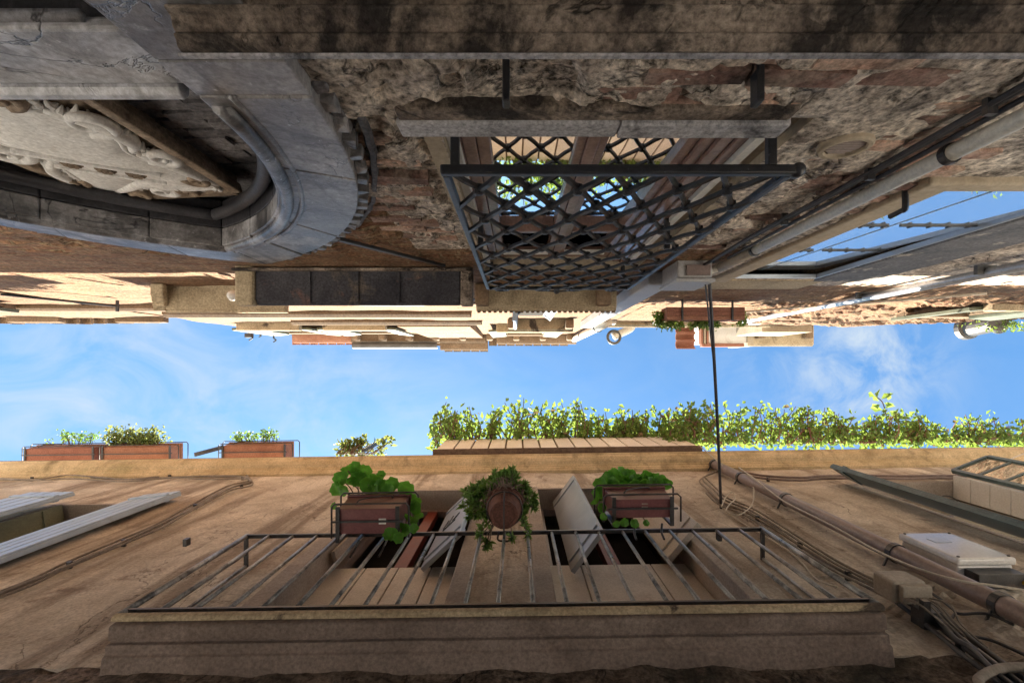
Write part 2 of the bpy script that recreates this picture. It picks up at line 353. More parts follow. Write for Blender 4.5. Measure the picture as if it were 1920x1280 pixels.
M['iron'] = surf('black_wrought_iron', (0.008, 0.009, 0.012), (0.022, 0.024, 0.032), 20, 0.40, 0.6, 0.004, 0.5, 140, spec=0.7, speck=((0.14, 0.15, 0.18), 0.6, 90, 0.66))
M['rail'] = surf('dark_painted_rail', (0.022, 0.024, 0.028), (0.06, 0.06, 0.065), 15, 0.35, 0.3, 0.003, 0.3, 120, spec=0.6, stains=(((0.16, 0.12, 0.10), 0.6, 8, 0.58, 0.72),))
M['baluster'] = surf('worn_metal_baluster', (0.28, 0.285, 0.29), (0.52, 0.51, 0.49), 9, 0.32, 0.3, 0.003, 0.3, 120, spec=0.6, metal=0.3, stains=(((0.05, 0.05, 0.055), 0.8, 6, 0.48, 0.62),))
M['wire'] = surf('dark_wire', (0.03, 0.028, 0.03), (0.07, 0.06, 0.06), 12, 0.5, 0.1, 0.002, 0.2, 100, spec=0.5)
M['cable'] = surf('grey_cable', (0.20, 0.175, 0.15), (0.34, 0.30, 0.26), 8, 0.7, 0.1, 0.002, 0.25, 60)
M['palecable'] = surf('pale_cable', (0.5, 0.45, 0.38), (0.62, 0.57, 0.48), 8, 0.6, 0.1, 0.002, 0.2, 60)
M['blackcable'] = surf('black_cable', (0.025, 0.025, 0.03), (0.06, 0.06, 0.07), 8, 0.5, 0.1, 0.002, 0.25, 60, spec=0.5)
M['brownpipe'] = surf('brown_drain_pipe', (0.22, 0.165, 0.15), (0.30, 0.235, 0.22), 4, 0.38, 0.2, 0.004, 0.2, 60, spec=0.5, stains=(((0.09, 0.065, 0.06), 0.6, 3, 0.52, 0.7),))
M['whitepipe'] = surf('off_white_pipe', (0.70, 0.66, 0.56), (0.80, 0.76, 0.66), 4, 0.45, 0.15, 0.004, 0.2, 60, spec=0.45, stains=(((0.33, 0.28, 0.22), 0.6, 5, 0.58, 0.72),))
M['greyduct'] = surf('grey_plastic_duct', (0.42, 0.42, 0.43), (0.52, 0.52, 0.53), 3, 0.5, 0.15, 0.004, 0.2, 60)
M['bluepipe'] = surf('galvanised_pipe', (0.42, 0.45, 0.50), (0.55, 0.58, 0.62), 4, 0.35, 0.15, 0.003, 0.2, 60, metal=0.5)
M['terracotta'] = surf('terracotta', (0.28, 0.125, 0.085), (0.40, 0.195, 0.135), 6, 0.8, 0.4, 0.006, 0.3, 60, rand=0.15, stains=(((0.26, 0.13, 0.1), 0.6, 4, 0.54, 0.7),))
M['maroon'] = surf('maroon_plastic', (0.15, 0.052, 0.058), (0.20, 0.078, 0.082), 6, 0.4, 0.15, 0.003, 0.2, 60, spec=0.5)
M['potclay'] = surf('brown_clay_pot', (0.11, 0.05, 0.04), (0.18, 0.085, 0.065), 8, 0.7, 0.4, 0.005, 0.4, 60)
M['beige'] = surf('beige_painted_board', (0.52, 0.48, 0.435), (0.64, 0.60, 0.55), 4, 0.55, 0.2, 0.004, 0.2, 90, speck=((0.25, 0.18, 0.13), 0.7, 26, 0.70), stains=(((0.36, 0.28, 0.22), 0.5, 3, 0.56, 0.72),))
M['fenceboard'] = surf('pale_fence_board', (0.74, 0.68, 0.60), (0.83, 0.77, 0.69), 3, 0.7, 0.25, 0.005, 0.2, 60, rand=0.08)
M['reveal'] = surf('grey_brown_reveal', (0.34, 0.295, 0.26), (0.46, 0.405, 0.36), 4, 0.7, 0.3, 0.006, 0.25, 70)
M['shutterblue'] = surf('pale_blue_shutter', (0.42, 0.53, 0.66), (0.50, 0.61, 0.74), 5, 0.3, 0.02, 0.001, 0.06, 60, spec=0.8, stains=(((0.35, 0.35, 0.34), 0.6, 6, 0.58, 0.72),))
M['shuttergrey'] = surf('grey_metal_shutter', (0.36, 0.41, 0.48), (0.45, 0.50, 0.57), 5, 0.3, 0.02, 0.001, 0.06, 60, metal=0.3, spec=0.6)
M['shuttergreen'] = surf('sage_green_wood', (0.13, 0.15, 0.11), (0.20, 0.22, 0.165), 5, 0.5, 0.2, 0.003, 0.2, 60)
M['teal'] = surf('dark_teal_paint', (0.05, 0.09, 0.10), (0.10, 0.16, 0.175), 6, 0.35, 0.15, 0.003, 0.2, 60, spec=0.6)
M['red'] = surf('red_brown_frame', (0.15, 0.03, 0.02), (0.20, 0.045, 0.03), 6, 0.5, 0.15, 0.003, 0.2, 60)
M['brownframe'] = surf('brown_window_frame', (0.26, 0.155, 0.125), (0.36, 0.235, 0.195), 6, 0.25, 0.03, 0.003, 0.2, 60, spec=0.6)
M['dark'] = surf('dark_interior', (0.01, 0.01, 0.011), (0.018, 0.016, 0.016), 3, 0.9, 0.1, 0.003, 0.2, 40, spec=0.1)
M['glass'] = glassmat('window_glass', 0.90)
M['skyglass'] = glassmat('sheet_glass', 0.66, (0.86, 0.92, 0.97), (0.42, 0.47, 0.53))
M['dullglass'] = glassmat('dull_glass', 0.30, (0.9, 0.95, 0.95), (0.22, 0.20, 0.15))
M['plasticbox'] = surf('grey_white_plastic', (0.58, 0.58, 0.58), (0.66, 0.66, 0.66), 4, 0.14, 0.02, 0.003, 0.12, 60, spec=0.7)
M['beigebox'] = surf('beige_plastic', (0.34, 0.30, 0.25), (0.42, 0.37, 0.31), 6, 0.55, 0.15, 0.003, 0.2, 60)
M['greyboard'] = surf('peeling_grey_paint', (0.10, 0.105, 0.115), (0.21, 0.21, 0.22), 4, 0.7, 0.6, 0.008, 0.45, 60, stains=(((0.48, 0.44, 0.38), 0.9, 3.2, 0.57, 0.63),))
M['zinc'] = surf('dull_zinc', (0.09, 0.09, 0.09), (0.15, 0.15, 0.145), 4, 0.5, 0.2, 0.004, 0.2, 60, metal=0.3)
M['paving'] = surf('grey_paving_stone', (0.56, 0.55, 0.53), (0.68, 0.66, 0.63), 2, 0.85, 0.4, 0.01, 0.3, 40)
M['leafvine'] = leafmat('vine_leaf', (0.06, 0.12, 0.025), (0.21, 0.27, 0.07), (0.36, 0.54, 0.09), 0.48, 9)
M['dryleaf'] = leafmat('dry_leaf', (0.13, 0.085, 0.05), (0.25, 0.18, 0.09), (0.3, 0.25, 0.12), 0.3)
M['leafpale'] = leafmat('pale_leaf', (0.09, 0.15, 0.05), (0.21, 0.27, 0.11), (0.45, 0.5, 0.12), 0.45)
M['leafger'] = germat()
M['leafsuc'] = leafmat('succulent_leaf', (0.15, 0.28, 0.08), (0.33, 0.47, 0.15), (0.3, 0.55, 0.08), 0.35, 22)
M['stem'] = surf('brown_stem', (0.13, 0.085, 0.06), (0.24, 0.165, 0.12), 20, 0.8, 0.3, 0.003, 0.3, 90)
M['drystem'] = surf('dry_grey_stem', (0.16, 0.12, 0.10), (0.30, 0.235, 0.19), 25, 0.9, 0.3, 0.003, 0.3, 90)
M['redstem'] = surf('reddish_vine_stem', (0.20, 0.10, 0.085), (0.33, 0.19, 0.15), 20, 0.8, 0.3, 0.003, 0.3, 90)

def leaf(mb, p, d, up, L, W, fold=0.25, rows=1):      # one bent pointed leaf, 4 triangles
    p = Vector(p); d = Vector(d).normalized(); s = d.cross(Vector(up))
    if s.length < 1e-3: s = d.orthogonal()
    s.normalize(); n = s.cross(d)
    m1 = p + d * L * 0.45
    mb.add([p, m1 + s * W / 2 + n * W * fold, p + d * L - n * L * 0.12, m1 - s * W / 2 + n * W * fold, m1], [(0, 1, 4), (1, 2, 4), (2, 3, 4), (3, 0, 4)])
def rv(a=1.0): return Vector((random.uniform(-a, a), random.uniform(-a, a), random.uniform(-a, a)))
def catenary(p, q, sag, n=14, jit=0.0):
    p = Vector(p); q = Vector(q); r = []
    for i in range(n + 1):
        t = i / n; c = p.lerp(q, t); c.z -= sag * 4 * t * (1 - t)
        if jit and 0 < i < n: c += rv(jit)
        r.append(c)
    return r
def spline(pts, k=6):
    P = [Vector(p) for p in pts]; P = [P[0] * 2 - P[1]] + P + [P[-1] * 2 - P[-2]]; o = []
    for i in range(1, len(P) - 2):
        for j in range(k):
            t = j / k; a, b, c, d = P[i - 1:i + 3]
            o.append(0.5 * ((2 * b) + (c - a) * t + (2 * a - 5 * b + 4 * c - d) * t * t + (3 * b - a - 3 * c + d) * t ** 3))
    return o + [P[-2]]

# ------------------------------------------------------------------ the setting: pavement
g = MB(); g.add([(-60, -60, -ZC), (60, -60, -ZC), (60, 60, -ZC), (-60, 60, -ZC)], [(0, 1, 2, 3)])
tag(g.build('pavement', M['paving']), kind='structure')

exec_parts = []
# ================================================================== SIDE B: the plastered house with the balcony (image bottom)
TILT = 0.014
YB = 1.27
LD, RD = (-1.36, -0.39, 2.16, 5.03), (0.21, 1.24, 2.16, 5.03)
LW, RW = (-4.5, -3.62, 2.9, 4.67), (3.56, 4.66, 2.9, 5.09)
PL, PR = (-6.6, -2.75, -1.6, 2.3), (2.75, 6.6, -1.6, 2.3)      # unseen openings added to let bounced sunlight into the alley
HB = [LD, RD, LW, RW, PL, PR]
houseB = thing('plastered_house', 'ochre plastered house with moulded cornice, two tall shuttered windows behind a balcony', 'house', (0, 1.4, -ZC))
def dispB(X, Z):
    big = (fbm(X * 1.3, Z * 1.3, 3, 4) - 0.5) * 0.03
    n = fbm(X * 5 + 9, Z * 5, 17, 6, 0.58)
    chip = np.where(n > 0.60, 0.0, -0.012)                           # rough under-coat where the finish has fallen off
    low = np.clip((2.3 - Z) / 0.8, 0, 1) + np.clip((X - 1.3) / 0.6, 0, 1) * np.clip((3.4 - Z) / 1.0, 0, 1)
    rough = (fbm(X * 9, Z * 9, 31, 5, 0.6) - 0.5) * 0.07 * np.clip(low, 0, 1)
    flake = np.where(fbm(X * 3.2 + 4, Z * 3.2, 55, 5, 0.6) < 0.43, -0.014, 0.0) * np.clip(low + 0.25 * (X > 1.4), 0, 1)
    fine = (fbm(X * 22, Z * 22, 41, 3) - 0.5) * 0.006
    return big + rough + fine + flake
xsB = steps([(-7.4, -5, .12), (-5, 5, .035), (5, 7.6, .12)], [h_[i] for h_ in HB for i in (0, 1)])
zsB = steps([(-1.6, 1.2, .2), (1.2, 3.2, .022), (3.2, 6.0, .045)], [h_[i] for h_ in HB for i in (2, 3)])
zb = min(zsB, key=lambda z: abs(z - 2.07))
sheet(xsB, zsB[zsB >= zb], YB, -1, dispB, HB).build('wall', M['plaster'], houseB)
sheet(xsB, zsB[zsB <= zb], YB, -1, lambda X, Z: dispB(X, Z) + (fbm(X * 6, Z * 6, 71, 5, .6) - .5) * .05, HB).build('wall_base', M['shadewall'], houseB)
m = MB(); m.box(-7.4, 7.6, 2.3, 3.2, 2.4, 6.0)
for (a, b) in ((-7.4, -6.6), (-2.75, 2.75), (6.6, 7.6)): m.box(a, b, 2.08, 3.2, -1.6, 2.398); m.box(a, b, 1.45, 2.078, -1.6, 2.0)
for (a, b) in ((-6.6, -2.75), (2.75, 6.6)): m.box(a, b, YB + .002, 3.2, 2.3, 2.398)
for (a, b) in ((-7.4, -4.7), (-3.4, -1.6), (1.5, 3.3), (4.9, 7.6)): m.box(a, b, 1.45, 2.298, 2.402, 6.0)
m.box(-4.698, -3.402, 1.85, 2.297, 2.402, 6.0); m.box(-1.598, 1.498, 2.081, 2.297, 2.402, 6.0); m.box(3.302, 4.898, 1.85, 2.297, 2.402, 6.0)
m.build('rear_wall', M['reveal'], houseB)
# cornice: stepped mouldings
m = MB(); m.prof([(1.60, 5.80), (1.235, 5.80), (1.235, 5.83), (1.215, 5.845), (1.215, 5.88), (1.195, 5.89), (1.195, 5.915), (1.15, 5.93), (1.115, 5.96),
                  (1.10, 6.0), (1.10, 6.02), (1.085, 6.025), (1.085, 6.07), (1.60, 6.09)], -7.45, 7.65)
m.build('cornice', M['cornice'], houseB, bevel=0.004)
m = MB(); m.box(-7.4, 7.6, 1.09, 3.2, 6.0925, 6.12); m.build('roof_terrace', M['eave'], houseB)

def reveal_parts(op, yb, mats, name='window_recess'):
    a, b, c, d = op; o = None
    m = MB(); m.box(a - .05, a, YB - .002, yb, c - .05, d + .05); m.box(b, b + .05, YB - .002, yb, c - .05, d + .05)
    m.box(a, b, YB - .002, yb, d, d + .05); m.box(a, b, YB - .002, yb, c - .05, c)
    return m.build(name, mats, houseB)
def door_unit(op, cx):
    a, b, c, d = op; YR = 1.52
    r = reveal_parts(op, YR, M['reveal'])
    fr = MB(); t = .055
    fr.box(a, a + t, YR - .05, YR + .02, 3.555, d); fr.box(b - t, b, YR - .05, YR + .02, 3.555, d); fr.box(a + t, b - t, YR - .05, YR + .02, d - t, d)
    mu = MB(); mu.box(cx - .05, cx + .05, YR - .045, YR + .03, 3.555, d - t)
    f = fr.build('window_frame', M['brownpipe'], houseB, bevel=.004)
    mu.build('mullion', M['red'], f, bevel=.004)
    n = 4; wd = (b - a) / n
    for i in range(n):
        m = MB(); m.box(a + i * wd + .004, a + (i + 1) * wd - .004, YR - .06, YR + .02, 2.2, 3.55)
        m.build('door_board', M['beige'], f, bevel=.004)
    m = MB(); m.box(a - .02, b + .02, YR - .066, YR + .03, 2.862, 2.885); m.build('door_rail', M['beige'], f)
    m = MB(); m.box(a - .03, b + .03, 1.75, 1.76, 2.1, d + .1); m.build('room_dark_sheet', M['dark'], f)  # black sheet stands in for the unlit room
    # stone jamb strips around the opening
    m = MB(); m.box(a - .11, a - .001, YB - .028, YB + .02, 2.16, d + .0); m.box(b + .001, b + .11, YB - .028, YB + .02, 2.16, d)
    m.build('window_jamb', M['beige'] if False else M['reveal'], houseB, bevel=.006)
    return f
door_unit(LD, -0.875); door_unit(RD, 0.725)
def leaf_shutter(p, q, z0, z1, th, mat, name='shutter', rails=True, grooves=0, parent=None):
    p = Vector((p[0], p[1], 0)); q = Vector((q[0], q[1], 0)); d = (q - p); L = d.length; d.normalize(); nrm = Vector((-d.y, d.x, 0))
    def slab(s0, s1, zz0, zz1, t0, t1):
        vs = []
        for zz in (zz0, zz1):
            for (s, t) in ((s0, t0), (s1, t0), (s1, t1), (s0, t1)):
                c = p + d * s + nrm * t; vs.append((c.x, c.y, zz))
        return vs, [(3, 2, 1, 0), (4, 5, 6, 7), (0, 1, 5, 4), (1, 2, 6, 5), (2, 3, 7, 6), (3, 0, 4, 7)]
    m = MB()
    if grooves:
        g_ = L / grooves
        m.add(*slab(0, L, z0, z1, -th / 2, th / 2 - .016))
        for i in range(grooves): m.add(*slab(i * g_ + .009, (i + 1) * g_ - .009, z0, z1, th / 2 - .0158, th / 2))
    else: m.add(*slab(0, L, z0, z1, -th / 2, th / 2))
    o = m.build(name, mat, parent or houseB, bevel=.003)
    if rails:
        for zz in (z0 + .12, z1 - .2):
            r = MB(); r.add(*slab(.01, L - .01, zz, zz + .05, th / 2 + .0005, th / 2 + .012)); r.add(*slab(.01, L - .01, zz, zz + .05, -th / 2 - .012, -th / 2 - .0005)); r.build('shutter_strap', mat, o)
    return o
leaf_shutter((-.68, 1.43), (-.40, 1.17), 3.42, 4.85, .035, M['shuttergrey'])
leaf_shutter((.38, 1.41), (.59, 1.13), 3.30, 5.00, .035, M['shuttergrey'])
leaf_shutter((1.07, 1.40), (1.30, 1.13), 3.42, 4.80, .045, M['beige'])
leaf_shutter((-1.30, 1.40), (-1.33, 1.30), 3.45, 4.95, .03, M['reveal'], rails=False)
random.seed(8); lt = MB(); d0 = Vector((.28, -.26, 0)).normalized(); n0 = Vector((.26, .28, 0)).normalized() * -.022; b0_ = Vector((-.68, 1.43, 0))
for s0, z0, s1, z1 in ((.10, 4.05, .13, 4.20), (.15, 4.02, .18, 4.22), (.20, 4.05, .27, 4.12), (.10, 4.0, .24, 4.0)):
    a_, c_ = b0_ + d0 * s0 + n0, b0_ + d0 * s1 + n0; lt.bar((a_.x, a_.y, z0), (c_.x, c_.y, z1), .012, .008, up=(.68, .73, 0))
o = lt.build('shutter_latch', M['rail'], houseB); o['kind'] = 'stuff'
# left window
reveal_parts(LW, 1.5, M['reveal'])
m = MB(); m.box(LW[0], LW[1], 1.47, 1.5, LW[2], LW[3]); m.build('window_pane', M['dullglass'], houseB)
fr = MB(); fr.box(LW[0], LW[0] + .06, 1.43, 1.469, LW[2], LW[3]); fr.box(LW[1] - .06, LW[1], 1.43, 1.469, LW[2], LW[3]); fr.box(LW[0] + .06, LW[1] - .06, 1.43, 1.469, LW[3] - .06, LW[3]); fr.box(-4.09, -4.03, 1.43, 1.469, LW[2], LW[3] - .06)
fr.build('window_frame', M['shuttergreen'], houseB)
leaf_shutter((-3.36, 1.20), (-3.74, 1.235), 2.95, 4.80, .05, M['shutterblue'], grooves=4)
leaf_shutter((-4.35, 1.17), (-4.80, 1.17), 3.0, 4.72, .04, M['shutterblue'], grooves=4)
leaf_shutter((-4.40, 1.25), (-4.37, 1.47), 2.95, 4.62, .04, M['shuttergreen'], rails=True)
# right window
reveal_parts(RW, 1.47, M['reveal'])
m = MB(); m.box(RW[0], RW[1], 1.45, 1.469, RW[2], RW[3]); m.build('window_pane', M['dullglass'], houseB)
lf = leaf_shutter((3.55, 1.22), (3.33, 1.075), 2.95, 5.10, .05, M['teal'], grooves=3)
for i in range(7):                                    # white boards lining the right reveal, one above the other
    m = MB(); z1 = 5.085 - i * .2; m.box(4.615, 4.655, 1.20, 1.44, z1 - .193, z1); m.build('reveal_board', M['white'], houseB, bevel=.004)
# glazed casement swung out
p, q = Vector((4.65, 1.16, 0)), Vector((5.02, 1.02, 0)); d_ = (q - p).normalized()
fr = MB(); Z0, Z1 = 3.3, 5.12
for s in (0.0, 1.0): c = p.lerp(q, s); fr.bar((c.x, c.y, Z0), (c.x, c.y, Z1), .04, .04, up=(d_.x, d_.y, 0))
for k in range(8):
    zz = Z0 + (Z1 - Z0) * k / 7; fr.bar((p.x, p.y, zz), (q.x, q.y, zz), .022 if 0 < k < 7 else .04, .03, up=(0, 0, 1))
f = fr.build('casement_frame', M['teal'], houseB)
for k in range(7):
    m = MB(); za = Z0 + (Z1 - Z0) * k / 7 + .012; zb = Z0 + (Z1 - Z0) * (k + 1) / 7 - .012
    n_ = Vector((-d_.y, d_.x, 0)) * .004
    vs = []
    for zz in (za, zb):
        for c in (p.lerp(q, .06) - n_, p.lerp(q, .94) - n_, p.lerp(q, .94) + n_, p.lerp(q, .06) + n_): vs.append((c.x, c.y, zz))
    m.add(vs, [(3, 2, 1, 0), (4, 5, 6, 7), (0, 1, 5, 4), (1, 2, 6, 5), (2, 3, 7, 6), (3, 0, 4, 7)]); m.build('pane', M['dullglass'], f)
m = MB(); m.tube(spline([at(1762, 936, 4.9), at(1770, 929, 4.9), at(1785, 932, 4.9), at(1796, 940, 4.9), at(1795, 948, 4.9)]), .008, 6); m.build('window_latch', M['zinc'], houseB)

# ---- balcony
bal = thing('balcony', 'shallow brown stone balcony with thin metal railing carrying flower boxes', 'balcony', (-.09, 1.25, 2.04))
m = MB(); m.prof([(1.30, 2.128), (1.086, 2.128), (1.088, 2.078), (1.094, 2.07), (1.150, 2.066), (1.150, 2.079), (1.162, 2.079), (1.162, 2.055), (1.20, 2.05), (1.205, 2.035), (1.30, 2.02)], -1.765, 1.595)
m.build('slab', M['balcony_stone'], bal, bevel=.006)
m = MB(); m.prof([(1.0845, 2.134), (1.060, 2.134), (1.060, 2.112), (1.066, 2.10), (1.0845, 2.098)], -1.78, 1.61); m.build('slab_lip', M['tanslab'], bal, bevel=.004)
YR_, XL, XR = 1.072, -1.77, 1.60
m = MB(); m.box(XL, XR, YR_ - .012, YR_ + .012, 3.125, 3.14); m.build('top_rail', M['rail'], bal)
m = MB(); m.box(XL, XR, YR_ - .01, YR_ + .01, 2.165, 2.178); m.build('bottom_rail', M['rail'], bal)
for X in (XL, XR):
    m = MB(); m.box(X - .012, X + .012, YR_ + .0125, 1.285, 3.125, 3.14); m.build('side_rail', M['rail'], bal)
    m = MB(); m.box(X - .01, X + .01, YR_ + .0105, 1.285, 2.165, 2.178); m.build('side_rail', M['rail'], bal)
    m = MB(); m.tube([(X, YR_, 2.13), (X, YR_, 3.15)], .015, 10); m.build('corner_post', M['baluster'], bal, smooth=True)
    for t in (.55, .95): 
        m = MB(); m.tube([(X, YR_ + .2 * t, 2.17), (X, YR_ + .2 * t, 3.13)], .0095, 8); m.build('baluster', M['baluster'], bal, smooth=True)
m = MB(); m.tube([(0, 0, -.475), (0, 0, .475)], .0105, 8); me_b = mesh_of(m, 'baluster', M['baluster'], True)
nb = 22
for i in range(1, nb):
    inst('baluster', me_b, (XL + (XR - XL) * i / nb + random.uniform(-.004, .004), YR_ + .001, 2.65), bal, (random.uniform(-.004, .004), random.uniform(-.006, .006), 0))
for px, py in ((350, 1012), (1348, 1002)):
    m = MB(); p = at(px, py, 3.1); m.box(p[0] - .012, p[0] + .012, p[1] - .01, p[1] + .035, 3.08, 3.12); m.build('rail_clip', M['rail'], bal)

# ---- planters on the railing
def trough(xa, xb, ya, yb, z0, z1, taper=.018, t=.008):
    m = MB()
    A = [(xa + taper, ya + taper * .8, z0), (xb - taper, ya + taper * .8, z0), (xb - taper, yb - taper * .3, z0), (xa + taper, yb - taper * .3, z0)]
    B = [(xa, ya, z1), (xb, ya, z1), (xb, yb, z1), (xa, yb, z1)]
    Cc = [(xa + t, ya + t, z1), (xb - t, ya + t, z1), (xb - t, yb - t, z1), (xa + t, yb - t, z1)]
    E = [(x, y, z1 - .05) for x, y, z in Cc]
    m.add(A + B + Cc + E, [(3, 2, 1, 0), (0, 1, 5, 4), (1, 2, 6, 5), (2, 3, 7, 6), (3, 0, 4, 7), (4, 5, 9, 8), (5, 6, 10, 9), (6, 7, 11, 10), (7, 4, 8, 11),
                           (8, 9, 13, 12), (9, 10, 14, 13), (10, 11, 15, 14), (11, 8, 12, 15), (12, 13, 14, 15)])
    return m
def planter(name, lab, xa, xb, ya, yb, z0, z1, mat, group, rim=True, crest=False):
    t = thing(name, lab, 'flower box', ((xa + xb) / 2, (ya + yb) / 2, z0), group)
    trough(xa, xb, ya, yb, z0, z1).build('trough', mat, t, bevel=.004)
    if rim:
        m = MB(); e = .008
        m.box(xa - e, xb + e, ya - e, ya - .0005, z1 - .03, z1 + .002); m.box(xa - e, xb + e, yb + .0005, yb + e, z1 - .03, z1 + .002)
        m.box(xa - e, xa - .0005, ya, yb, z1 - .03, z1 + .002); m.box(xb + .0005, xb + e, ya, yb, z1 - .03, z1 + .002); m.build('rim', mat, t)
    return t
def holder(lab, xa, xb, ya, yb, z0, z1, group, side=.05):
    t = thing('wire_holder', lab, 'planter holder', ((xa + xb) / 2, yb, z0 - .02), group)
    r = .006
    def loop(x0, x1, zf, y0, y1):
        m = MB(); m.tube([(x0, y1, zf), (x0, y0 + .02, zf), (x0 + .02, y0, zf), (x1 - .02, y0, zf), (x1, y0 + .02, zf), (x1, y1, zf)], r, 6); m.build('wire_loop', M['wire'], t, smooth=True)
    loop(xa - side, xb + side, z1 - .02, ya - .022, yb + .03)
    loop(xa - side * .6, xb + side * .75, z0 + .03, ya - .010, yb + .03)
    for x in (xa + .02, xb - .02):
        m = MB(); m.box(x - .012, x + .012, ya - .004, yb + .045, z0 - .014, z0 - .004); m.box(x - .012, x + .012, yb + .03, yb + .045, z0 - .004, z1 + .02); m.build('strap', M['rail'], t)
    m = MB(); m.box(xa - .015, xb + .015, (ya + yb) / 2 - .006, (ya + yb) / 2 + .006, z0 - .021, z0 - .0145); m.build('base_bar', M['rail'], t)
    m = MB(); m.tube(spline([(xa + .10, ya + .012, z0 + .08), (xa + .13, ya - .015, z0 + .12), (xa + .28, ya - .015, z0 + .2), (xa + .31, ya + .01, z0 + .22)]), .005, 6); m.build('wire_hook', M['wire'], t)
    for dx in (-.05, .12):
        m = MB(); xm = (xa + xb) / 2 + dx; m.tube(spline([(xm, yb + .03, z0 - .01), (xm - .015, yb + .07, z0 - .05), (xm - .02, yb + .09, z0 - .12)]), .007, 6); m.build('rail_clamp', M['rail'], t)
    return t
GP = 'maroon planters on the balcony railing'
pl1 = planter('flower_box', 'maroon plastic flower box with a pale label at the left end of the balcony railing', -1.132, -.722, .846, 1.02, 2.98, 3.25, M['maroon'], GP)
m = MB(); m.box(-.86, -.815, .92, .955, 2.9775, 2.9792); m.build('maker_label', M['white'], pl1)
pl2 = planter('flower_box', 'maroon plastic flower box right of the round pot on the balcony railing', .593, 1.0, .83, .966, 3.05, 3.30, M['maroon'], GP)
m = MB(); m.box(.79, .83, .868, .876, 3.0475, 3.0492); m.build('drain_slot', M['cable'], pl2); 
m = MB(); m.box(.79, .83, .888, .896, 3.0475, 3.0492); m.build('drain_slot', M['cable'], pl2)
GH = 'wire planter holders'
holder('black wire holder carrying the maroon flower box at the balcony railing left end', -1.132, -.722, .846, 1.02, 2.98, 3.25, GH, .055)
holder('black wire holder carrying the maroon flower box right of the round pot', .593, 1.0, .83, .966, 3.05, 3.30, GH, .065)
# scalloped geranium leaf, shared mesh
m = MB(); n = 18; ring = []
for k in range(n):
    t = 2 * math.pi * k / n; r = .5 * (1 + .10 * math.cos(t * 7)) * (0.72 if k == 0 else 1)
    ring.append((r * math.cos(t), r * math.sin(t), .10 * math.cos(2 * t) + .12))
mid = [(x * .5, y * .5, .035) for x, y, z in ring]
m.add([(0.05, 0, 0)] + mid + ring, [(0, 1 + k, 1 + (k + 1) % n) for k in range(n)] + [(1 + k, 1 + n + k, 1 + n + (k + 1) % n, 1 + (k + 1) % n) for k in range(n)])
me_ger = mesh_of(m, 'geranium_leaf', M['leafger'], True)
def geranium(lab, base, leaves, seed):
    random.seed(seed)
    t = thing('geranium', lab, 'plant', base, 'geraniums in the railing planters')
    sm = MB(); bx, by, bz = base
    for (px, py, h, sz) in leaves:
        p = at(px, py, h); d = sz * .78 * h / F
        nrm = Vector((random.uniform(-.5, .5), random.uniform(-.75, .15), -1.0 if random.random() < .8 else .6)).normalized()
        inst('leaf', me_ger, p, t, nrm.to_track_quat('Z', 'Y').to_euler(), (d, d, d))
        root = (bx + (p[0] - bx) * .55, by + random.uniform(-.04, .04), bz)
        sm.tube(spline([root, ((root[0] + p[0]) / 2, (root[1] + p[1]) / 2, max(bz, p[2]) + .03), p], 4), .004, 5)
    sm.build('stem', M['stem'], t)
    return t
L1 = [(633, 915, 3.34, 36), (640, 897, 3.36, 38), (652, 882, 3.4, 34), (666, 876, 3.45, 30), (684, 883, 3.45, 36), (672, 898, 3.4, 40), (655, 903, 3.38, 38), (690, 908, 3.35, 40),
      (705, 900, 3.38, 38), (716, 912, 3.34, 36), (735, 908, 3.34, 36), (728, 920, 3.3, 34), (762, 915, 3.3, 40), (768, 935, 3.25, 36), (778, 955, 3.15, 34), (770, 975, 3.05, 40),
      (785, 968, 3.1, 26), (760, 990, 3.0, 34), (732, 1002, 2.9, 36), (748, 1008, 2.88, 28), (780, 940, 3.2, 26), (700, 921, 3.3, 34), (627, 948, 3.2, 18), (645, 918, 3.3, 30), (776, 990, 2.98, 24), (715, 890, 3.42, 22)]
L2 = [(1124, 925, 3.33, 36), (1117, 940, 3.22, 26), (1128, 952, 3.15, 24), (1126, 908, 3.38, 36), (1140, 898, 3.42, 36), (1152, 890, 3.44, 34), (1166, 886, 3.46, 32), (1180, 892, 3.44, 36), (1168, 903, 3.4, 36), (1150, 908, 3.38, 36),
      (1192, 900, 3.42, 34), (1204, 897, 3.44, 34), (1214, 893, 3.44, 32), (1226, 896, 3.43, 34), (1238, 902, 3.4, 34), (1250, 906, 3.38, 28), (1222, 906, 3.38, 34), (1190, 910, 3.36, 34), (1132, 968, 3.05, 18), (1206, 908, 3.37, 34), (1240, 909, 3.36, 26),
      (1170, 978, 2.98, 22), (1190, 981, 2.98, 22), (1155, 981, 2.98, 18), (1212, 980, 2.98, 16)]
geranium('leggy green geranium spilling from the left maroon flower box', (-.93, .93, 3.23), L1, 3)
geranium('compact green geranium filling the maroon flower box right of the round pot', (.80, .90, 3.28), L2, 4)
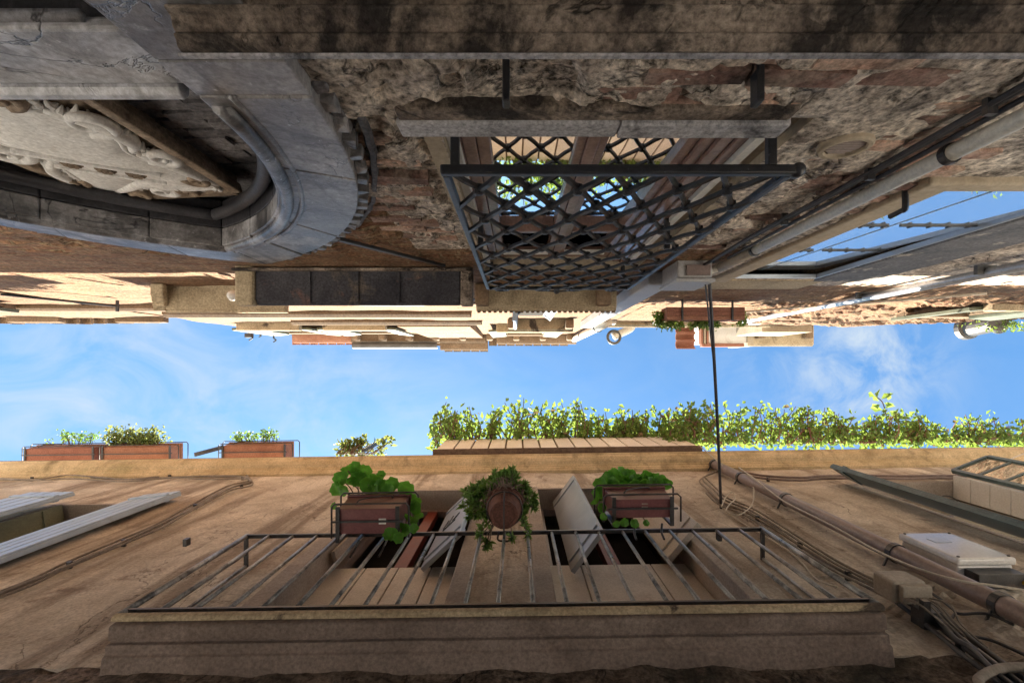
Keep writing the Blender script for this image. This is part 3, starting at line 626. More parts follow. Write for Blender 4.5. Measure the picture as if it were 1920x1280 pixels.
# round pot with trailing succulent
t = thing('flower_pot', 'round brown clay pot in a wire ring at the middle of the railing', 'flower pot', (-.083, .91, 2.98))
m = MB(); m.lathe((-.083, .91, 2.98), [(.068, 0.006), (.072, .0), (.088, 0.0), (.118, .19), (.126, .19), (.128, .225), (.112, .225), (.108, .18)], 28); m.build('pot', M['potclay'], t, smooth=False)
m = MB(); m.tube([(-.083 + .115 * math.cos(a), .91 + .115 * math.sin(a), 3.1) for a in [2 * math.pi * k / 24 for k in range(24)]], .005, 6, True); m.build('wire_ring', M['wire'], t)
m = MB(); m.tube(spline([(-.083, .79, 3.1), (-.083, .83, 2.97), (-.083, .99, 2.965), (-.083, 1.06, 3.0), (-.083, 1.07, 3.12)]), .005, 6); m.tube(spline([(-.12, 1.06, 3.12), (-.12, 1.09, 3.05), (-.04, 1.09, 3.05), (-.04, 1.06, 3.12)]), .006, 6); m.build('pot_hanger', M['wire'], t)
random.seed(11)
t = thing('trailing_succulent', 'trailing succulent with green rosettes and dry stems around the round clay pot', 'plant', (-.083, .91, 3.2))
st, lv = MB(), MB()
tips = []
for i in range(190):
    a = random.uniform(0, 2 * math.pi); rr = abs(random.gauss(0, 1)); 
    px = 938 + 62 * math.cos(a) * random.uniform(.35, 1.05); py = 935 + 52 * math.sin(a) * random.uniform(.35, 1.0)
    if (px - 945) ** 2 + (py - 968) ** 2 < 26 ** 2: continue
    h = 3.28 - max(0, (py - 930)) / 100 * .35 + random.uniform(-.04, .06); tips.append((px, py, h))
for (px, py) in ((905, 985), (900, 1000), (908, 1010), (912, 1022), (905, 1030), (895, 1015), (918, 1015), (985, 985), (990, 1000), (980, 975), (960, 1006), (872, 920), (868, 948), (880, 968), (1000, 930), (998, 950), (945, 880), (960, 882), (930, 886), (972, 890)):
    tips.append((px, py, 3.28 - max(0, (py - 930)) / 100 * .3))
for (px, py, h) in tips:
    p = Vector(at(px, py, h)); root = Vector((-.083 + random.uniform(-.06, .06), .91 + random.uniform(-.06, .06), 3.2))
    mid = root.lerp(p, .55) + Vector((0, -.02, .05)); st.tube(spline([root, mid, p], 4), .0035, 4)
    if random.random() < .8:
        ax = (p - mid).normalized() + rv(.4)
        for k in range(random.randint(14, 22)):
            d = (ax * random.uniform(.1, .7) + rv(1)).normalized(); leaf(lv, p, d, rv(), random.uniform(.034, .06), .017, .2)
dry = MB()
for i in range(150):
    a = random.uniform(0, 6.28); p = Vector((-.083 + .13 * math.cos(a) * random.uniform(.2, 1), .88 + .10 * math.sin(a), 3.2 + random.uniform(-.03, .08)))
    dry.tube([p, p + rv(.035) + Vector((0, -.02, -.01)), p + rv(.05) + Vector((0, -.03, -.03))], .0028, 4)
st.build('stem', M['drystem'], t); o = dry.build('dry_stem', M['drystem'], t); o['kind'] = 'stuff'; o = lv.build('leaves', M['leafsuc'], t); o['kind'] = 'stuff'

# ---- terrace fence, vines, terrace planters
fen = thing('terrace_fence', 'fence of pale upright boards on the roof edge under green vines', 'fence', (.6, 1.05, 6.12))
nbd = 15; xa, xb = -1.06, 2.34
for i in range(nbd):
    w0 = xa + (xb - xa) * i / nbd; w1 = xa + (xb - xa) * (i + 1) / nbd
    m = MB(); m.box(w0 + .012, w1 - .012, 1.03 + random.uniform(0, .006), 1.055, 6.13, 7.12 + random.uniform(-.01, .01)); m.build('board', M['fenceboard'], fen, bevel=.004)
m = MB(); m.box(xa, xb, 1.0625, 1.10, 6.13, 7.1); m.build('backing_board', M['stem'], fen)
m = MB(); m.box(xa - .02, xb + .02, 1.018, 1.105, 6.122, 6.129); m.build('bottom_rail', M['stem'], fen)
def vine(lab, profile, hf, ybase, n, seed, mat, stemmat, sz, base):
    random.seed(seed); t = thing('climbing_vine', lab, 'vine', base)
    lv, st, dv = MB(), MB(), MB(); xs_ = [p[0] for p in profile]; ys_ = [p[1] for p in profile]
    tot = xs_[-1] - xs_[0]; k = 0
    for i in range(int(tot / 3.6)):                      # shoots
        px = random.uniform(xs_[0], xs_[-1]); top = np.interp(px, xs_, ys_) + random.uniform(-14, 34)
        h0 = hf(px); p0 = at(px + random.uniform(-6, 6), ybase(px), h0 - .1); p2 = at(px + random.uniform(-14, 14), top, h0 + random.uniform(-.15, .2))
        m1 = ((p0[0] + p2[0]) / 2 + random.uniform(-.1, .1), (p0[1] + p2[1]) / 2, (p0[2] + p2[2]) / 2 + random.uniform(-.1, .15))
        pth = spline([p0, m1, p2], 6); st.tube(pth, [.011 - .007 * j / len(pth) for j in range(len(pth))], 4)
        for c in pth:
            for _ in range(max(1, int(n / tot * 4.2 / 13 + random.random()))):
                dd = rv(); dd.z *= .5; q = c + rv(.07)
                leaf(lv if random.random() < .95 else dv, q, dd, (random.uniform(-.5, .5), random.uniform(-.5, .5), 1), sz * random.uniform(.45, 1.5), sz * random.uniform(.4, .85))
    for i in range(n):
        px = random.uniform(xs_[0], xs_[-1]); top = np.interp(px, xs_, ys_); yb = ybase(px)
        top -= 26 * (vnoise(np.array([px / 23.0]), np.array([1.5]), seed + 3)[0] - .62); u_ = max(0, 1 - abs(random.gauss(0, .46))); py = top + 6 + (yb - top - 6) * u_
        clump = vnoise(np.array([px / 17.0]), np.array([py / 11.0]), seed)[0]
        if clump < random.uniform(.36, .82): continue
        px += random.gauss(0, 8); q = at(px, py, hf(px) + random.uniform(-.25, .3)); dd = rv(); dd.z *= .5
        leaf(lv if random.random() < .93 else dv, q, dd, (random.uniform(-.6, .6), random.uniform(-.6, .6), 1), sz * random.uniform(.4, 1.4), sz * random.uniform(.4, .85))
    o = st.build('stems', stemmat, t); o['kind'] = 'stuff'; o = lv.build('leaves', mat, t); o['kind'] = 'stuff'; o = dv.build('dry_leaves', M['dryleaf'], t); o['kind'] = 'stuff'
    return t
P1 = [(806, 790), (815, 768), (830, 762), (850, 768), (868, 764), (880, 782), (905, 784), (925, 768), (950, 762), (985, 752), (1010, 762), (1035, 770), (1060, 764), (1085, 757), (1115, 768), (1135, 784), (1150, 782), (1190, 772), (1215, 786), (1245, 780), (1300, 776)]
vine('bright green climbing vine spilling over the pale board fence', P1, lambda x: 7.15, lambda x: 822 if x > 830 else 840, 1700, 21, M['leafvine'], M['stem'], .085, (.3, 1.0, 7.1))
P2 = [(1250, 790), (1280, 774), (1320, 770), (1380, 776), (1440, 770), (1500, 776), (1530, 774), (1560, 786), (1590, 780), (1625, 790), (1700, 782), (1740, 794), (1775, 800), (1800, 786), (1830, 800), (1870, 788), (1895, 796), (1960, 790), (2100, 790)]
vine('yellow green climbing vine with reddish stems along the roof edge right of the fence', P2, lambda x: 6.75, lambda x: 833 - (x - 1300) * .008, 2900, 22, M['leafvine'], M['redstem'], .08, (4.3, 1.0, 6.15))
random.seed(5); t = thing('leaf_shoot', 'tall leafy shoot rising alone above the vine near the right edge', 'plant', (5.2, .95, 6.3))
m = MB(); m.tube(spline([at(1668, 815, 6.7), at(1664, 790, 6.9), at(1655, 755, 7.0), at(1640, 742, 7.05)]), .008, 6)
m.tube(spline([at(1662, 780, 6.9), at(1690, 785, 6.9), at(1705, 778, 6.9)]), .006, 5); m.build('stem', M['stem'], t)
m = MB(); leaf(m, (0, 0, 0), (1, 0, 0), (0, 0, 1), 1.0, .6, .18); me_l = mesh_of(m, 'shoot_leaf', M['leafvine'])
for (px, py, a, s) in ((1640, 742, 200, .15), (1645, 745, 260, .16), (1652, 748, 320, .17), (1658, 755, 20, .16), (1650, 758, 160, .17), (1660, 764, 340, .18), (1655, 768, 190, .17), (1668, 770, 30, .15), (1660, 776, 120, .18), (1672, 778, 10, .16), (1648, 752, 230, .13), (1690, 785, 300, .13), (1705, 780, 330, .14), (1698, 788, 60, .12), (1665, 750, 300, .13)):
    inst('leaf', me_l, at(px, py, 6.95), t, (random.uniform(-.5, .5), random.uniform(-.5, .5), math.radians(a)), s)
# terracotta planters along the terrace
GT = 'terracotta planters on the roof edge'
def bush(lab, base, pts, n, sz, mat, seed, spread):
    random.seed(seed); t = thing('potted_plant', lab, 'plant', base, 'plants in the terrace planters')
    st, lv = MB(), MB()
    for (px, py, h) in pts:
        p = Vector(at(px, py, h)); r = Vector((base[0] + (p.x - base[0]) * .7, base[1], base[2])); st.tube(spline([r, r.lerp(p, .5) + rv(.03), p], 4), .004, 4)
        for k in range(n): leaf(lv, p + rv(spread), rv(), rv(), sz * random.uniform(.6, 1.2), sz * .55)
    o = st.build('stems', M['stem'], t); o['kind'] = 'stuff'; o = lv.build('leaves', mat, t); o['kind'] = 'stuff'
random.seed(9)
for (x0, x1, lab, hl) in ((45, 178, 'terracotta flower box farthest left on the roof edge with a sparse plant', 'wire holder under the terracotta flower box farthest left on the roof edge'),
                          (190, 322, 'terracotta flower box holding the bushiest plant on the roof edge', 'wire holder under the terracotta box with the bushiest plant'),
                          (415, 537, 'terracotta flower box standing apart nearest the middle of the roof edge', 'wire holder under the terracotta box standing apart on the roof edge')):
    h = 6.3; a = (x0 - CX) * h / F; b = (x1 - CX) * h / F; y0, y1 = .955 , 1.145
    planter('flower_box', lab, a, b, y0, y1, h, h + .2, M['terracotta'], GT)
    holder(hl, a, b, y0, y1, h, h + .2, GH, .09)
bush('sparse dark plant in the terracotta box farthest left', (-5.9, 1.05, 6.48), [(115 + random.uniform(0, 65), 822 - abs(random.gauss(0, 5)), 6.5) for _ in range(26)] + [(88, 826, 6.5)], 7, .05, M['leafsuc'], 31, .05)
bush('bushy olive plant in the middle terracotta box', (-5.0, 1.05, 6.48), [(205 + 95 * random.random(), 832 - 30 * random.random() * (1 - abs(random.random() - .4)), 6.5) for _ in range(80)], 14, .055, M['leafpale'], 32, .085)
bush('thin plant with round leaves in the terracotta box standing apart', (-3.4, 1.05, 6.48), [(440 + random.uniform(0, 82), 822 - 15 * random.random() * (1 - random.random() * .6), 6.5) for _ in range(34)], 8, .05, M['leafsuc'], 33, .05)
bush('small pale shrub beside a post on the roof edge', (-2.2, 1.08, 6.2), [(640 + 55 * random.random(), 850 - 26 * random.random() ** 1.3, 6.5) for _ in range(34)] + [(705 + 25 * random.random(), 845 - 18 * random.random(), 6.5) for _ in range(8)], 9, .085, M['leafpale'], 34, .06)
m = MB(); m.box(-1.99, -1.95, 1.0, 1.04, 6.12, 7.3); m.bar((-1.97, 1.02, 7.0), (-1.78, 1.02, 6.4), .02, .02); tag(m.build('metal_post', M['zinc']), 'thin grey metal post beside the small pale shrub on the roof edge', 'post')
m = MB(); m.bar(at(365, 852, 6.3), at(418, 838, 6.6), .03, .05); tag(m.build('metal_strut', M['zinc']), 'slanting grey metal strut left of the terracotta box standing apart', 'strut')

# ---- drain pipe, cables and boxes on the plastered wall
t = thing('drain_pipe', 'thick brown drain pipe running down the plastered wall beside the balcony', 'pipe', (2.38, 1.19, -ZC))
m = MB(); m.tube([(2.38, 1.195, -1.55), (2.38, 1.195, 2.22), (2.385, 1.195, 5.75), (2.385, 1.215, 5.86)], .053, 18); m.build('pipe', M['brownpipe'], t, smooth=True)
for z in (2.36, 3.02, 4.25, 5.1, 5.8):
    m = MB(); m.tube([(2.382, 1.195, z - .02), (2.382, 1.195, z + .02)], .060, 18); m.build('clamp', M['rail'], t, smooth=False)
    m = MB(); m.tube([(2.30, 1.28, z), (2.33, 1.22, z)], .008, 6); m.build('clamp_pin', M['rail'], t)
def cable(name, lab, paths, r, mat, cat='cable', clips=None, n=6):
    t = thing(name, lab, cat, paths[0][0])
    for p in paths: 
        m = MB(); m.tube(spline(p, 6), r, n); m.build('strand', mat, t, smooth=True)
    for c in clips or []:
        m = MB(); m.box(c[0] - .014, c[0] + .014, c[1] - .016, c[1] + .04, c[2] - .009, c[2] + .009); m.build('clip', M['rail'], t)
    return t
def onB(lst, off=.02, dx=0, dy=0): return [atY(x + dx, y + dy, YB - off) for x, y in lst]
lp = [(-60, 893), (60, 896), (130, 893), (235, 898), (318, 892), (400, 894), (455, 893), (470, 898), (468, 906), (430, 915), (366, 948), (300, 985), (230, 1015), (130, 1057), (50, 1095), (-60, 1135)]
cable('cable_run', 'bundle of grey cables looping under the cornice and down the plastered wall at left', [onB(lp), onB(lp, .035, 2, 4), onB(lp, .02, -4, -4), onB([(x, y + 3 * math.sin(i * 2.1)) for i, (x, y) in enumerate(lp)], .045)], .0085, M['cable'],
      clips=onB([(60, 896), (318, 892), (455, 895), (453, 910), (366, 948), (130, 1057), (232, 1015)], .03))
rp = [(1355, 880), (1322, 893), (1312, 903), (1330, 920), (1352, 940), (1400, 960), (1450, 990), (1520, 1035), (1570, 1065), (1640, 1100), (1690, 1125)]
cable('cable_run', 'bundle of grey cables running down the wall along the right end of the balcony', [onB(rp, .03), onB(rp, .045, 6, -4), onB(rp[2:], .03, 10, -8), onB([(x, y + 4 * math.sin(i * 1.7)) for i, (x, y) in enumerate(rp[3:])], .02), onB(rp[3:], .05, -6, 4)], .008, M['cable'],
      clips=onB([(1420, 970), (1500, 1020), (1590, 1075)], .03))
rq = [(1690, 1120), (1730, 1150), (1780, 1190), (1810, 1215), (1850, 1245), (1910, 1290), (1960, 1330)]
cable('cable_run', 'thick black cable bundle below the small beige box at lower right', [onB(rq, .03), onB(rq, .05, 8, -6), onB(rq, .03, -10, 8), onB([(1715, 1110), (1745, 1145), (1790, 1195), (1822, 1215), (1870, 1262), (1920, 1300)], .06), onB(rq, .045, 16, -14)], .011, M['blackcable'],
      clips=onB([(1800, 1205)], .04))
cable('cable', 'thin pale cable crossing the brown drain pipe', [[atY(x, y, 1.125) for x, y in [(1385, 876), (1412, 895), (1450, 925), (1480, 945), (1560, 985), (1640, 1030), (1720, 1065), (1800, 1088), (1870, 1098), (1960, 1112)]]], .0065, M['palecable'])
cable('cable', 'pale looped cable end near the foot of the overhead cable', [onB([(1352, 950), (1362, 930), (1374, 922), (1378, 935), (1368, 945), (1362, 958), (1385, 965), (1410, 945), (1413, 915), (1400, 895), (1380, 884)], .06)], .006, M['palecable'])
cable('cable', 'thin white cable drooping behind the right end of the balcony railing', [onB([(1360, 958), (1400, 985), (1460, 1020), (1500, 1050), (1530, 1085), (1570, 1100)], .015)], .006, M['palecable'])
cable('cable', 'pale cable slanting up to the cornice at the right edge', [[at(1850, 872, 5.3), at(1885, 864, 5.5), at(1925, 848, 5.7), at(1990, 825, 5.9)]], .008, M['palecable'])
cable('cable', 'thin yellow cable from the fence corner to the drain pipe top', [[at(1308, 832, 6.1), at(1335, 855, 5.75), at(1365, 882, 5.4)]], .006, M['palecable'])
hz = [(1365, 884), (1430, 896), (1500, 900), (1540, 897), (1620, 896), (1700, 897), (1760, 896), (1812, 897)]
cable('conduit', 'dark conduit running level across the wall above the right window', [onB(hz, .03), onB(hz, .03, 0, -5)], .014, M['brownpipe'], 'conduit', clips=onB([(1440, 897), (1640, 897)], .03))
cable('cable', 'black cable curling out from below the drain pipe at lower right', [onB([(1720, 1095), (1760, 1120), (1785, 1140), (1800, 1150), (1850, 1150), (1900, 1170)], .03), onB([(1790, 1150), (1782, 1165), (1790, 1180), (1805, 1190), (1860, 1200), (1950, 1240)], .03)], .007, M['blackcable'])
cable('hose_loop', 'grey hose loop at the bottom right corner', [[atY(x, y, 1.2) for x, y in [(1990, 1252), (1930, 1250), (1880, 1252), (1850, 1262), (1835, 1275), (1850, 1300)]]], .018, M['cable'], 'hose')
t = thing('meter_box', 'white plastic electrical meter box mounted on the wall beside the drain pipe', 'meter box', (2.7, 1.2, 2.75))
m = MB(); m.box(2.52, 2.84, 1.165, 1.27, 2.75, 3.15); m.build('case', M['plasticbox'], t, bevel=.012, segs=3)
m = MB(); m.box(2.51, 2.85, 1.12, 1.1635, 2.735, 3.165); m.build('cover', M['plasticbox'], t, bevel=.014, segs=3)
for x in (2.50, 2.86):
    for z in (2.80, 3.08): m = MB(); m.box(x - .012, x + .012, 1.24, 1.27, z, z + .04); m.build('mounting_lug', M['plasticbox'], t)
m = MB(); m.box(2.56, 2.82, 1.18, 1.26, 2.66, 2.749); m.build('terminal_block', M['rail'], t)
m = MB(); m.tube(spline([(2.80, 1.23, 2.68), (2.84, 1.22, 2.6), (2.95, 1.24, 2.55), (3.2, 1.25, 2.45)]), .012, 6); m.build('yellow_wire', surf('yellow_insulation', (.5, .32, .03), (.6, .4, .05), 5, .5), t)
t = thing('junction_box', 'small beige junction box with trailing cables beside the balcony corner', 'junction box', (1.75, 1.2, 2.25))
p = at(1688, 1088, 2.45); m = MB(); m.box(p[0] - .085, p[0] + .085, 1.09, 1.20, 2.39, 2.53); m.build('case', M['beigebox'], t, bevel=.015, segs=3)
m = MB(); m.box(p[0] - .06, p[0] + .09, 1.10, 1.19, 2.36, 2.389); m.build('lid', M['beigebox'], t, bevel=.008)
m = MB(); m.box(p[0] - .02, p[0] + .06, 1.19, 1.27, 2.28, 2.36); m.box(p[0] - .03, p[0] + .0, 1.13, 1.26, 2.27, 2.3); m.build('bracket', M['rail'], t)
m = MB()
for k in range(5): m.tube(spline([(p[0] - .05 + k * .03, 1.16, 2.37), (p[0] - .03 + k * .03 + random.uniform(-.02, .02), 1.15, 2.28), (p[0] + k * .02, 1.2, 2.2), (p[0] + .02 + k * .02, 1.25, 2.1)]), .005, 5)
m.build('loose_wire', M['cable'], t)
TILT = 0.0
# ================================================================== SIDE A: old brick and stone houses (image top)
YA = -0.74
GW = (-0.24, 0.88, 1.42, 3.62)              # grille window opening
BW = (1.74, 2.45, 1.96, 3.93)               # sheet-glass window opening
XC, HS = -1.64, 1.2                          # portal axis, springing height
def arch(half, apex, n=22, y=None):          # right half of a pointed arch, springing -> apex
    rise = apex - HS; R = (half * half + rise * rise) / (2 * half); th = math.asin(rise / R)
    return [(XC + half - R + R * math.cos(th * i / n), HS + R * math.sin(th * i / n)) for i in range(n + 1)]
IN, OUT = arch(0.84, 2.66), arch(1.125, 3.14)
def in_arch(X, Z, half, apex):
    rise = apex - HS; R = (half * half + rise * rise) / (2 * half)
    dx = np.abs(X - XC)
    w = np.where(Z < HS, half, half - R + np.sqrt(np.maximum(R * R - np.clip(Z - HS, 0, R) ** 2, 0)))
    return (dx < w) & (Z < apex)
houseA = thing('brick_house', 'tall old brick house with stone ledges and tiled eave around the grilled window', 'house', (-1.8, -1.2, -ZC))
def dispA(X, Z):
    near = np.clip((3.4 - Z) / 0.6, 0, 1)
    big = (fbm(X * 1.2, Z * 1.2, 103, 4) - 0.5) * 0.05
    n = fbm(X * 4.1 + 3, Z * 4.1, 117, 6, 0.6)
    patch = np.clip((n - 0.47) / 0.05, 0, 1) * 0.026 - 0.012            # plaster that has stayed on, standing proud of the brick
    rough = (fbm(X * 13, Z * 13, 131, 5, 0.65) - 0.5) * 0.024
    smooth = np.clip((X - 0.62) / .15, 0, 1) * np.clip((1.45 - X) / .2, 0, 1) * np.clip((1.95 - Z) / .3, 0, 1)   # repaired render around the vent
    return (big + patch * near + rough * (0.35 + 0.65 * near)) * (1 - .75 * smooth) + smooth * .012
xsA = steps([(-5, -2.9, .1), (-2.9, -.7, .05), (-.7, 1.75, .019), (1.75, 1.9, .05)], [GW[0], GW[1], BW[0]])
zsA = steps([(-1.6, .9, .25), (.9, 3.2, .017), (3.2, 4.6, .05), (4.6, 10.8, .2)], [GW[2], GW[3]])
cutA = lambda X, Z: in_arch(X, Z, .98, 2.90)
def zoneA(x0, x1, mat, nm): 
    xs = xsA[(xsA >= x0 - 1e-6) & (xsA <= x1 + 1e-6)]
    return xs
xl = min(xsA, key=lambda x: abs(x + .62)); xr = min(xsA, key=lambda x: abs(x - 1.52))
zt = min(zsA, key=lambda z: abs(z - 3.0))
sheet(xsA[(xsA >= xl) & (xsA <= xr)], zsA[zsA <= zt], YA, 1, dispA, [GW], cutA).build('wall', M['stucco'], houseA)
sheet(xsA[(xsA >= xl) & (xsA <= xr)], zsA[zsA >= zt], YA, 1, dispA, [GW], cutA).build('wall', M['brickwall'], houseA)
sheet(xsA[xsA <= xl], zsA, YA, 1, dispA, [GW], cutA).build('wall', M['brickwall'], houseA)
m = MB(); m.box(-5, 1.3, -6, -2.0, -1.6, 10.75)
m.box(-5, -2.95, -1.998, -.80, -1.6, 10.75); m.box(-2.948, -.45, -1.998, -1.2, -1.6, 10.75); m.box(-.448, -.26, -1.998, -.80, -1.6, 10.75)
m.box(.90, 1.3, -1.998, -.80, -1.6, 10.75); m.box(-.258, .898, -1.998, -.80, 3.64, 10.75); m.box(-.258, .898, -1.998, -.80, -1.6, 1.40)
m.build('rear_wall', M['brickwall'], houseA)
m = MB(); m.box(-5.001, -4.95, -6, -.742, 6.6, 10.8); m.build('side_wall', M['brickwall'], houseA)

# exposed bricks: real pieces set in the stucco
random.seed(41)
bmesh_b = []
for k in range(4):
    m = MB(); L, H, Dp = .245, .060, .05; pts = []
    m.box(-L / 2, L / 2, -Dp, 0, -H / 2, H / 2)
    m.v = [(x + random.uniform(-.006, .006), y + random.uniform(-.006, .005), z + random.uniform(-.005, .005)) for x, y, z in m.v]
    bmesh_b.append(mesh_of(m, 'brick', M['brick']))
nbk = 0
def bricks(x0, x1, z0, z1, dens, skip=None, me=bmesh_b, parent=None, Y=YA, lim=300, name='brick'):
    global nbk
    r = 0; z = z0; k = 0
    while z < z1:
        x = x0 + (0.128 if r % 2 else 0)
        while x < x1:
            ok = not (skip and skip(x, z))
            patch = vnoise(np.array([x * 2.3 + 7]), np.array([z * 2.3]), 77)[0]
            if ok and patch < dens and k < lim:
                o = inst(name, me[random.randrange(len(me))], (x, Y + .004 + random.uniform(-.006, .010), z), parent or houseA, (random.uniform(-.02, .02), random.uniform(-.015, .015), random.uniform(-.025, .025)), (random.uniform(.93, 1.04), 1, random.uniform(.95, 1.1)))
                k += 1
            x += 0.262
        z += 0.074; r += 1
    nbk += k
inO = lambda x, z: bool(in_arch(np.array(x + .0), np.array(z), 1.16, 3.2)) or (GW[0] - .16 < x < GW[1] + .14 and z > 1.36)
bricks(-.60, -.10, 1.05, 2.95, .72, inO, lim=110)
bricks(-.60, 1.2, 1.06, 1.36, .60, inO, lim=50)
bricks(1.0, 1.62, 1.35, 3.1, .62, inO, lim=90)
# string course at the very top of the picture
m = MB(); m.prof([(YA + .0, .955), (-.655, .962), (-.622, .950), (-.618, .940), (-.622, .930), (-.632, .926), (-.640, .918), (-.646, .924), (-.652, .916), (-.668, .912), (-.672, .894), (-.678, .894), (-.68, .904), (-.69, .896), (-.705, .86), (-.76, .855), (-.80, .955)], -.66, 3.6)
m.build('string_course', M['ledge'], houseA, bevel=.003)
m = MB(); m.prof([(YA, .957), (-.640, .9635), (-.612, .9515), (-.612, .941), (-.6165, .9395), (-.6205, .9505), (-.654, .9625)], -.665, 3.6); m.build('course_lit_edge', M['sill'], houseA)  # paler strip paints the light caught along the course's top edge
# iron stubs under the sill
for px in (950, 1398):
    h = 1.18; x = (px - CX) * 1.25 / F
    tag(MB().box(x - .009, x + .009, YA - .03, YA + .088, h - .012, h + .03).build('iron_stub', M['iron'], bevel=.004),
        'black iron stub under the window sill, ' + ('the one nearer the arch' if px < 1000 else 'the one nearer the round vent'), 'bracket', 'iron stubs below the sill')
# window sill, in two stones
m = MB(); m.box(-.355, .302, -.86, -.712, 1.40, 1.484); m.build('sill_stone', M['sill'], houseA, bevel=.006)
m = MB(); m.box(.306, .80, -.86, -.708, 1.40, 1.484); m.build('sill_stone', M['sill'], houseA, bevel=.006)
m = MB(); m.box(-.345, .79, -.78, -.718, 1.335, 1.398); m.build('sill_moulding', M['ledge'], houseA, bevel=.008)
# reveal, window
m = MB(); m.box(GW[0] - .06, GW[0], -1.05, YA - .001, GW[2], GW[3]); m.box(GW[1], GW[1] + .06, -1.05, YA - .001, GW[2], GW[3]); m.box(GW[0], GW[1], -1.05, YA - .001, GW[3], GW[3] + .06)
m.build('window_reveal', M['cream'], houseA)
fr = MB()
for (a, b, y0, y1) in ((-.238, -.20, -.90, -.80), (-.199, -.150, -.935, -.815), (-.149, -.10, -.935, -.83), (.22, .255, -.935, -.835), (.256, .302, -.935, -.825), (.303, .335, -.935, -.835), (.62, .665, -.935, -.83), (.666, .71, -.935, -.815), (.711, .76, -.90, -.80), (.761, .80, -.9, -.79)):
    fr.box(a, b, y0, y1, 1.422, 3.60)
fw = fr.build('window_frame', M['brownframe'], houseA, bevel=.004)
for (a, b) in ((-.0995, .2195), (.3355, .6195)):
    for z0, z1 in ((2.93, 2.98), (3.50, 3.60), (1.422, 1.47)):
        fr = MB(); fr.box(a, b, -.89, -.835, z0, z1); fr.build('sash_rail', M['brownframe'], fw, bevel=.004)
for x in (-.2375, .8015):
    m = MB(); m.box(x, x + .035, -.80, -.77, 1.422, 3.60); m.build('frame_bead', M['white'], fw)
for (a, b) in ((-.0995, .2195), (.3355, .6195)):
    m = MB(); m.box(a, b, -.853, -.845, 1.471, 2.929); m.v = [(x, y - .026 * (z - 1.47), z) for x, y, z in m.v]; m.build('pane', M['glass'], fw)
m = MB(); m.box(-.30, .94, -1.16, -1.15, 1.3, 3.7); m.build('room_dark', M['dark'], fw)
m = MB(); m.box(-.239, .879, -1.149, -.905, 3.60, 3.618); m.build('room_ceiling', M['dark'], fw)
for (a, b) in ((-.0995, .2195), (.3355, .6195)):
    m = MB(); m.box(a, b, -.845, -.815, 3.42, 3.45); m.build('blind_rail', M['white'], fw)
m = MB(); m.box(.84, .878, -.80, -.775, 1.44, 3.3); m.build('shutter_edge', M['cream'], houseA)
# ---- iron grille
YG = -.617
gr = thing('window_grille', 'black wrought iron grille of crossed bars over the window with scrolls on top', 'window grille', (.31, YG, 1.49))
gx0, gx1, gz0, gz1 = -.225, .855, 1.5, 3.70
m = MB(); m.box(gx0 - .015, gx1 + .015, YG - .015, YG + .015, gz0 - .016, gz0 + .016); m.build('bottom_bar', M['iron'], gr, bevel=.006)
m = MB(); m.box(gx0, gx1, YG - .012, YG + .012, gz1 - .012, gz1 + .012); m.build('top_bar', M['iron'], gr, bevel=.005)
for x in (gx0, gx1): m = MB(); m.box(x - .012, x + .012, YG - .014, YG + .014, gz0 + .0165, gz1 - .0125); m.build('side_bar', M['iron'], gr, bevel=.005)
for x in (gx0 + .03, gx1 - .06):
    for z in (1.505, 2.55, 3.62):
        m = MB(); m.box(x - .014, x + .014, -.80, YG - .0155, z - .014, z + .014); m.build('wall_bracket', M['iron'], gr, bevel=.004)
m = MB(); m.lathe((gx1 + .02, YG, gz0 - .02), [(.012, 0), (.022, .008), (.022, .034), (.012, .042)], 12); m.build('end_boss', M['iron'], gr, smooth=True)
dw, dh = .172, .322
slope = dh / dw
def clipseg(x_at0, s):                              # line z = gz0 + s*(x - x_at0)
    pts = []
    for x in (gx0, gx1):
        z = gz0 + s * (x - x_at0)
        if gz0 <= z <= gz1: pts.append((x, z))
    for z in (gz0, gz1):
        x = x_at0 + (z - gz0) / s
        if gx0 < x < gx1: pts.append((x, z))
    pts = sorted(set((round(a, 5), round(b, 5)) for a, b in pts), key=lambda p: p[1])
    return (pts[0], pts[-1]) if len(pts) > 1 else None
random.seed(2)
offs = gx0 + .005
for s, yy in ((slope, -.005), (-slope, .005)):
    for k in range(-14, 22):
        sg = clipseg(offs + k * dw, s)
        if not sg: continue
        (x0, z0), (x1, z1) = sg
        if math.hypot(x1 - x0, z1 - z0) < .05: continue
        nseg = max(2, int((z1 - z0) / .08)); pth = []
        for j in range(nseg + 1):
            t = j / nseg; pth.append((x0 + (x1 - x0) * t, YG + yy + (.0035 * math.sin(j * 2.1) if 0 < j < nseg else 0), z0 + (z1 - z0) * t))
        m = MB(); m.tube(pth, .0108, 5); m.build('crossed_bar', M['iron'], gr)
m = MB(); m.lathe((0, 0, 0), [(.009, -.020), (.018, -.016), (.018, .016), (.009, .020)], 8, axis='y'); me_r = mesh_of(m, 'rivet', M['iron'])
nodes = []
for i in range(0, 16):
    for j in range(1, 15):
        if (i + j) % 2: continue
        x = offs + i * dw / 2; z = gz0 + j * dh / 2
        if gx0 + .02 < x < gx1 - .02 and z < gz1 - .03: inst('rivet', me_r, (x, YG, z), gr)
def scroll(cx, cz, r, sgn, turns=1.4):
    return [(cx + sgn * r * (1 - .62 * i / 20) * math.cos(-math.pi / 2 + sgn * 0 + i / 20 * turns * 2 * math.pi), YG, cz + r * (1 - .62 * i / 20) * math.sin(-math.pi / 2 + i / 20 * turns * 2 * math.pi)) for i in range(21)]
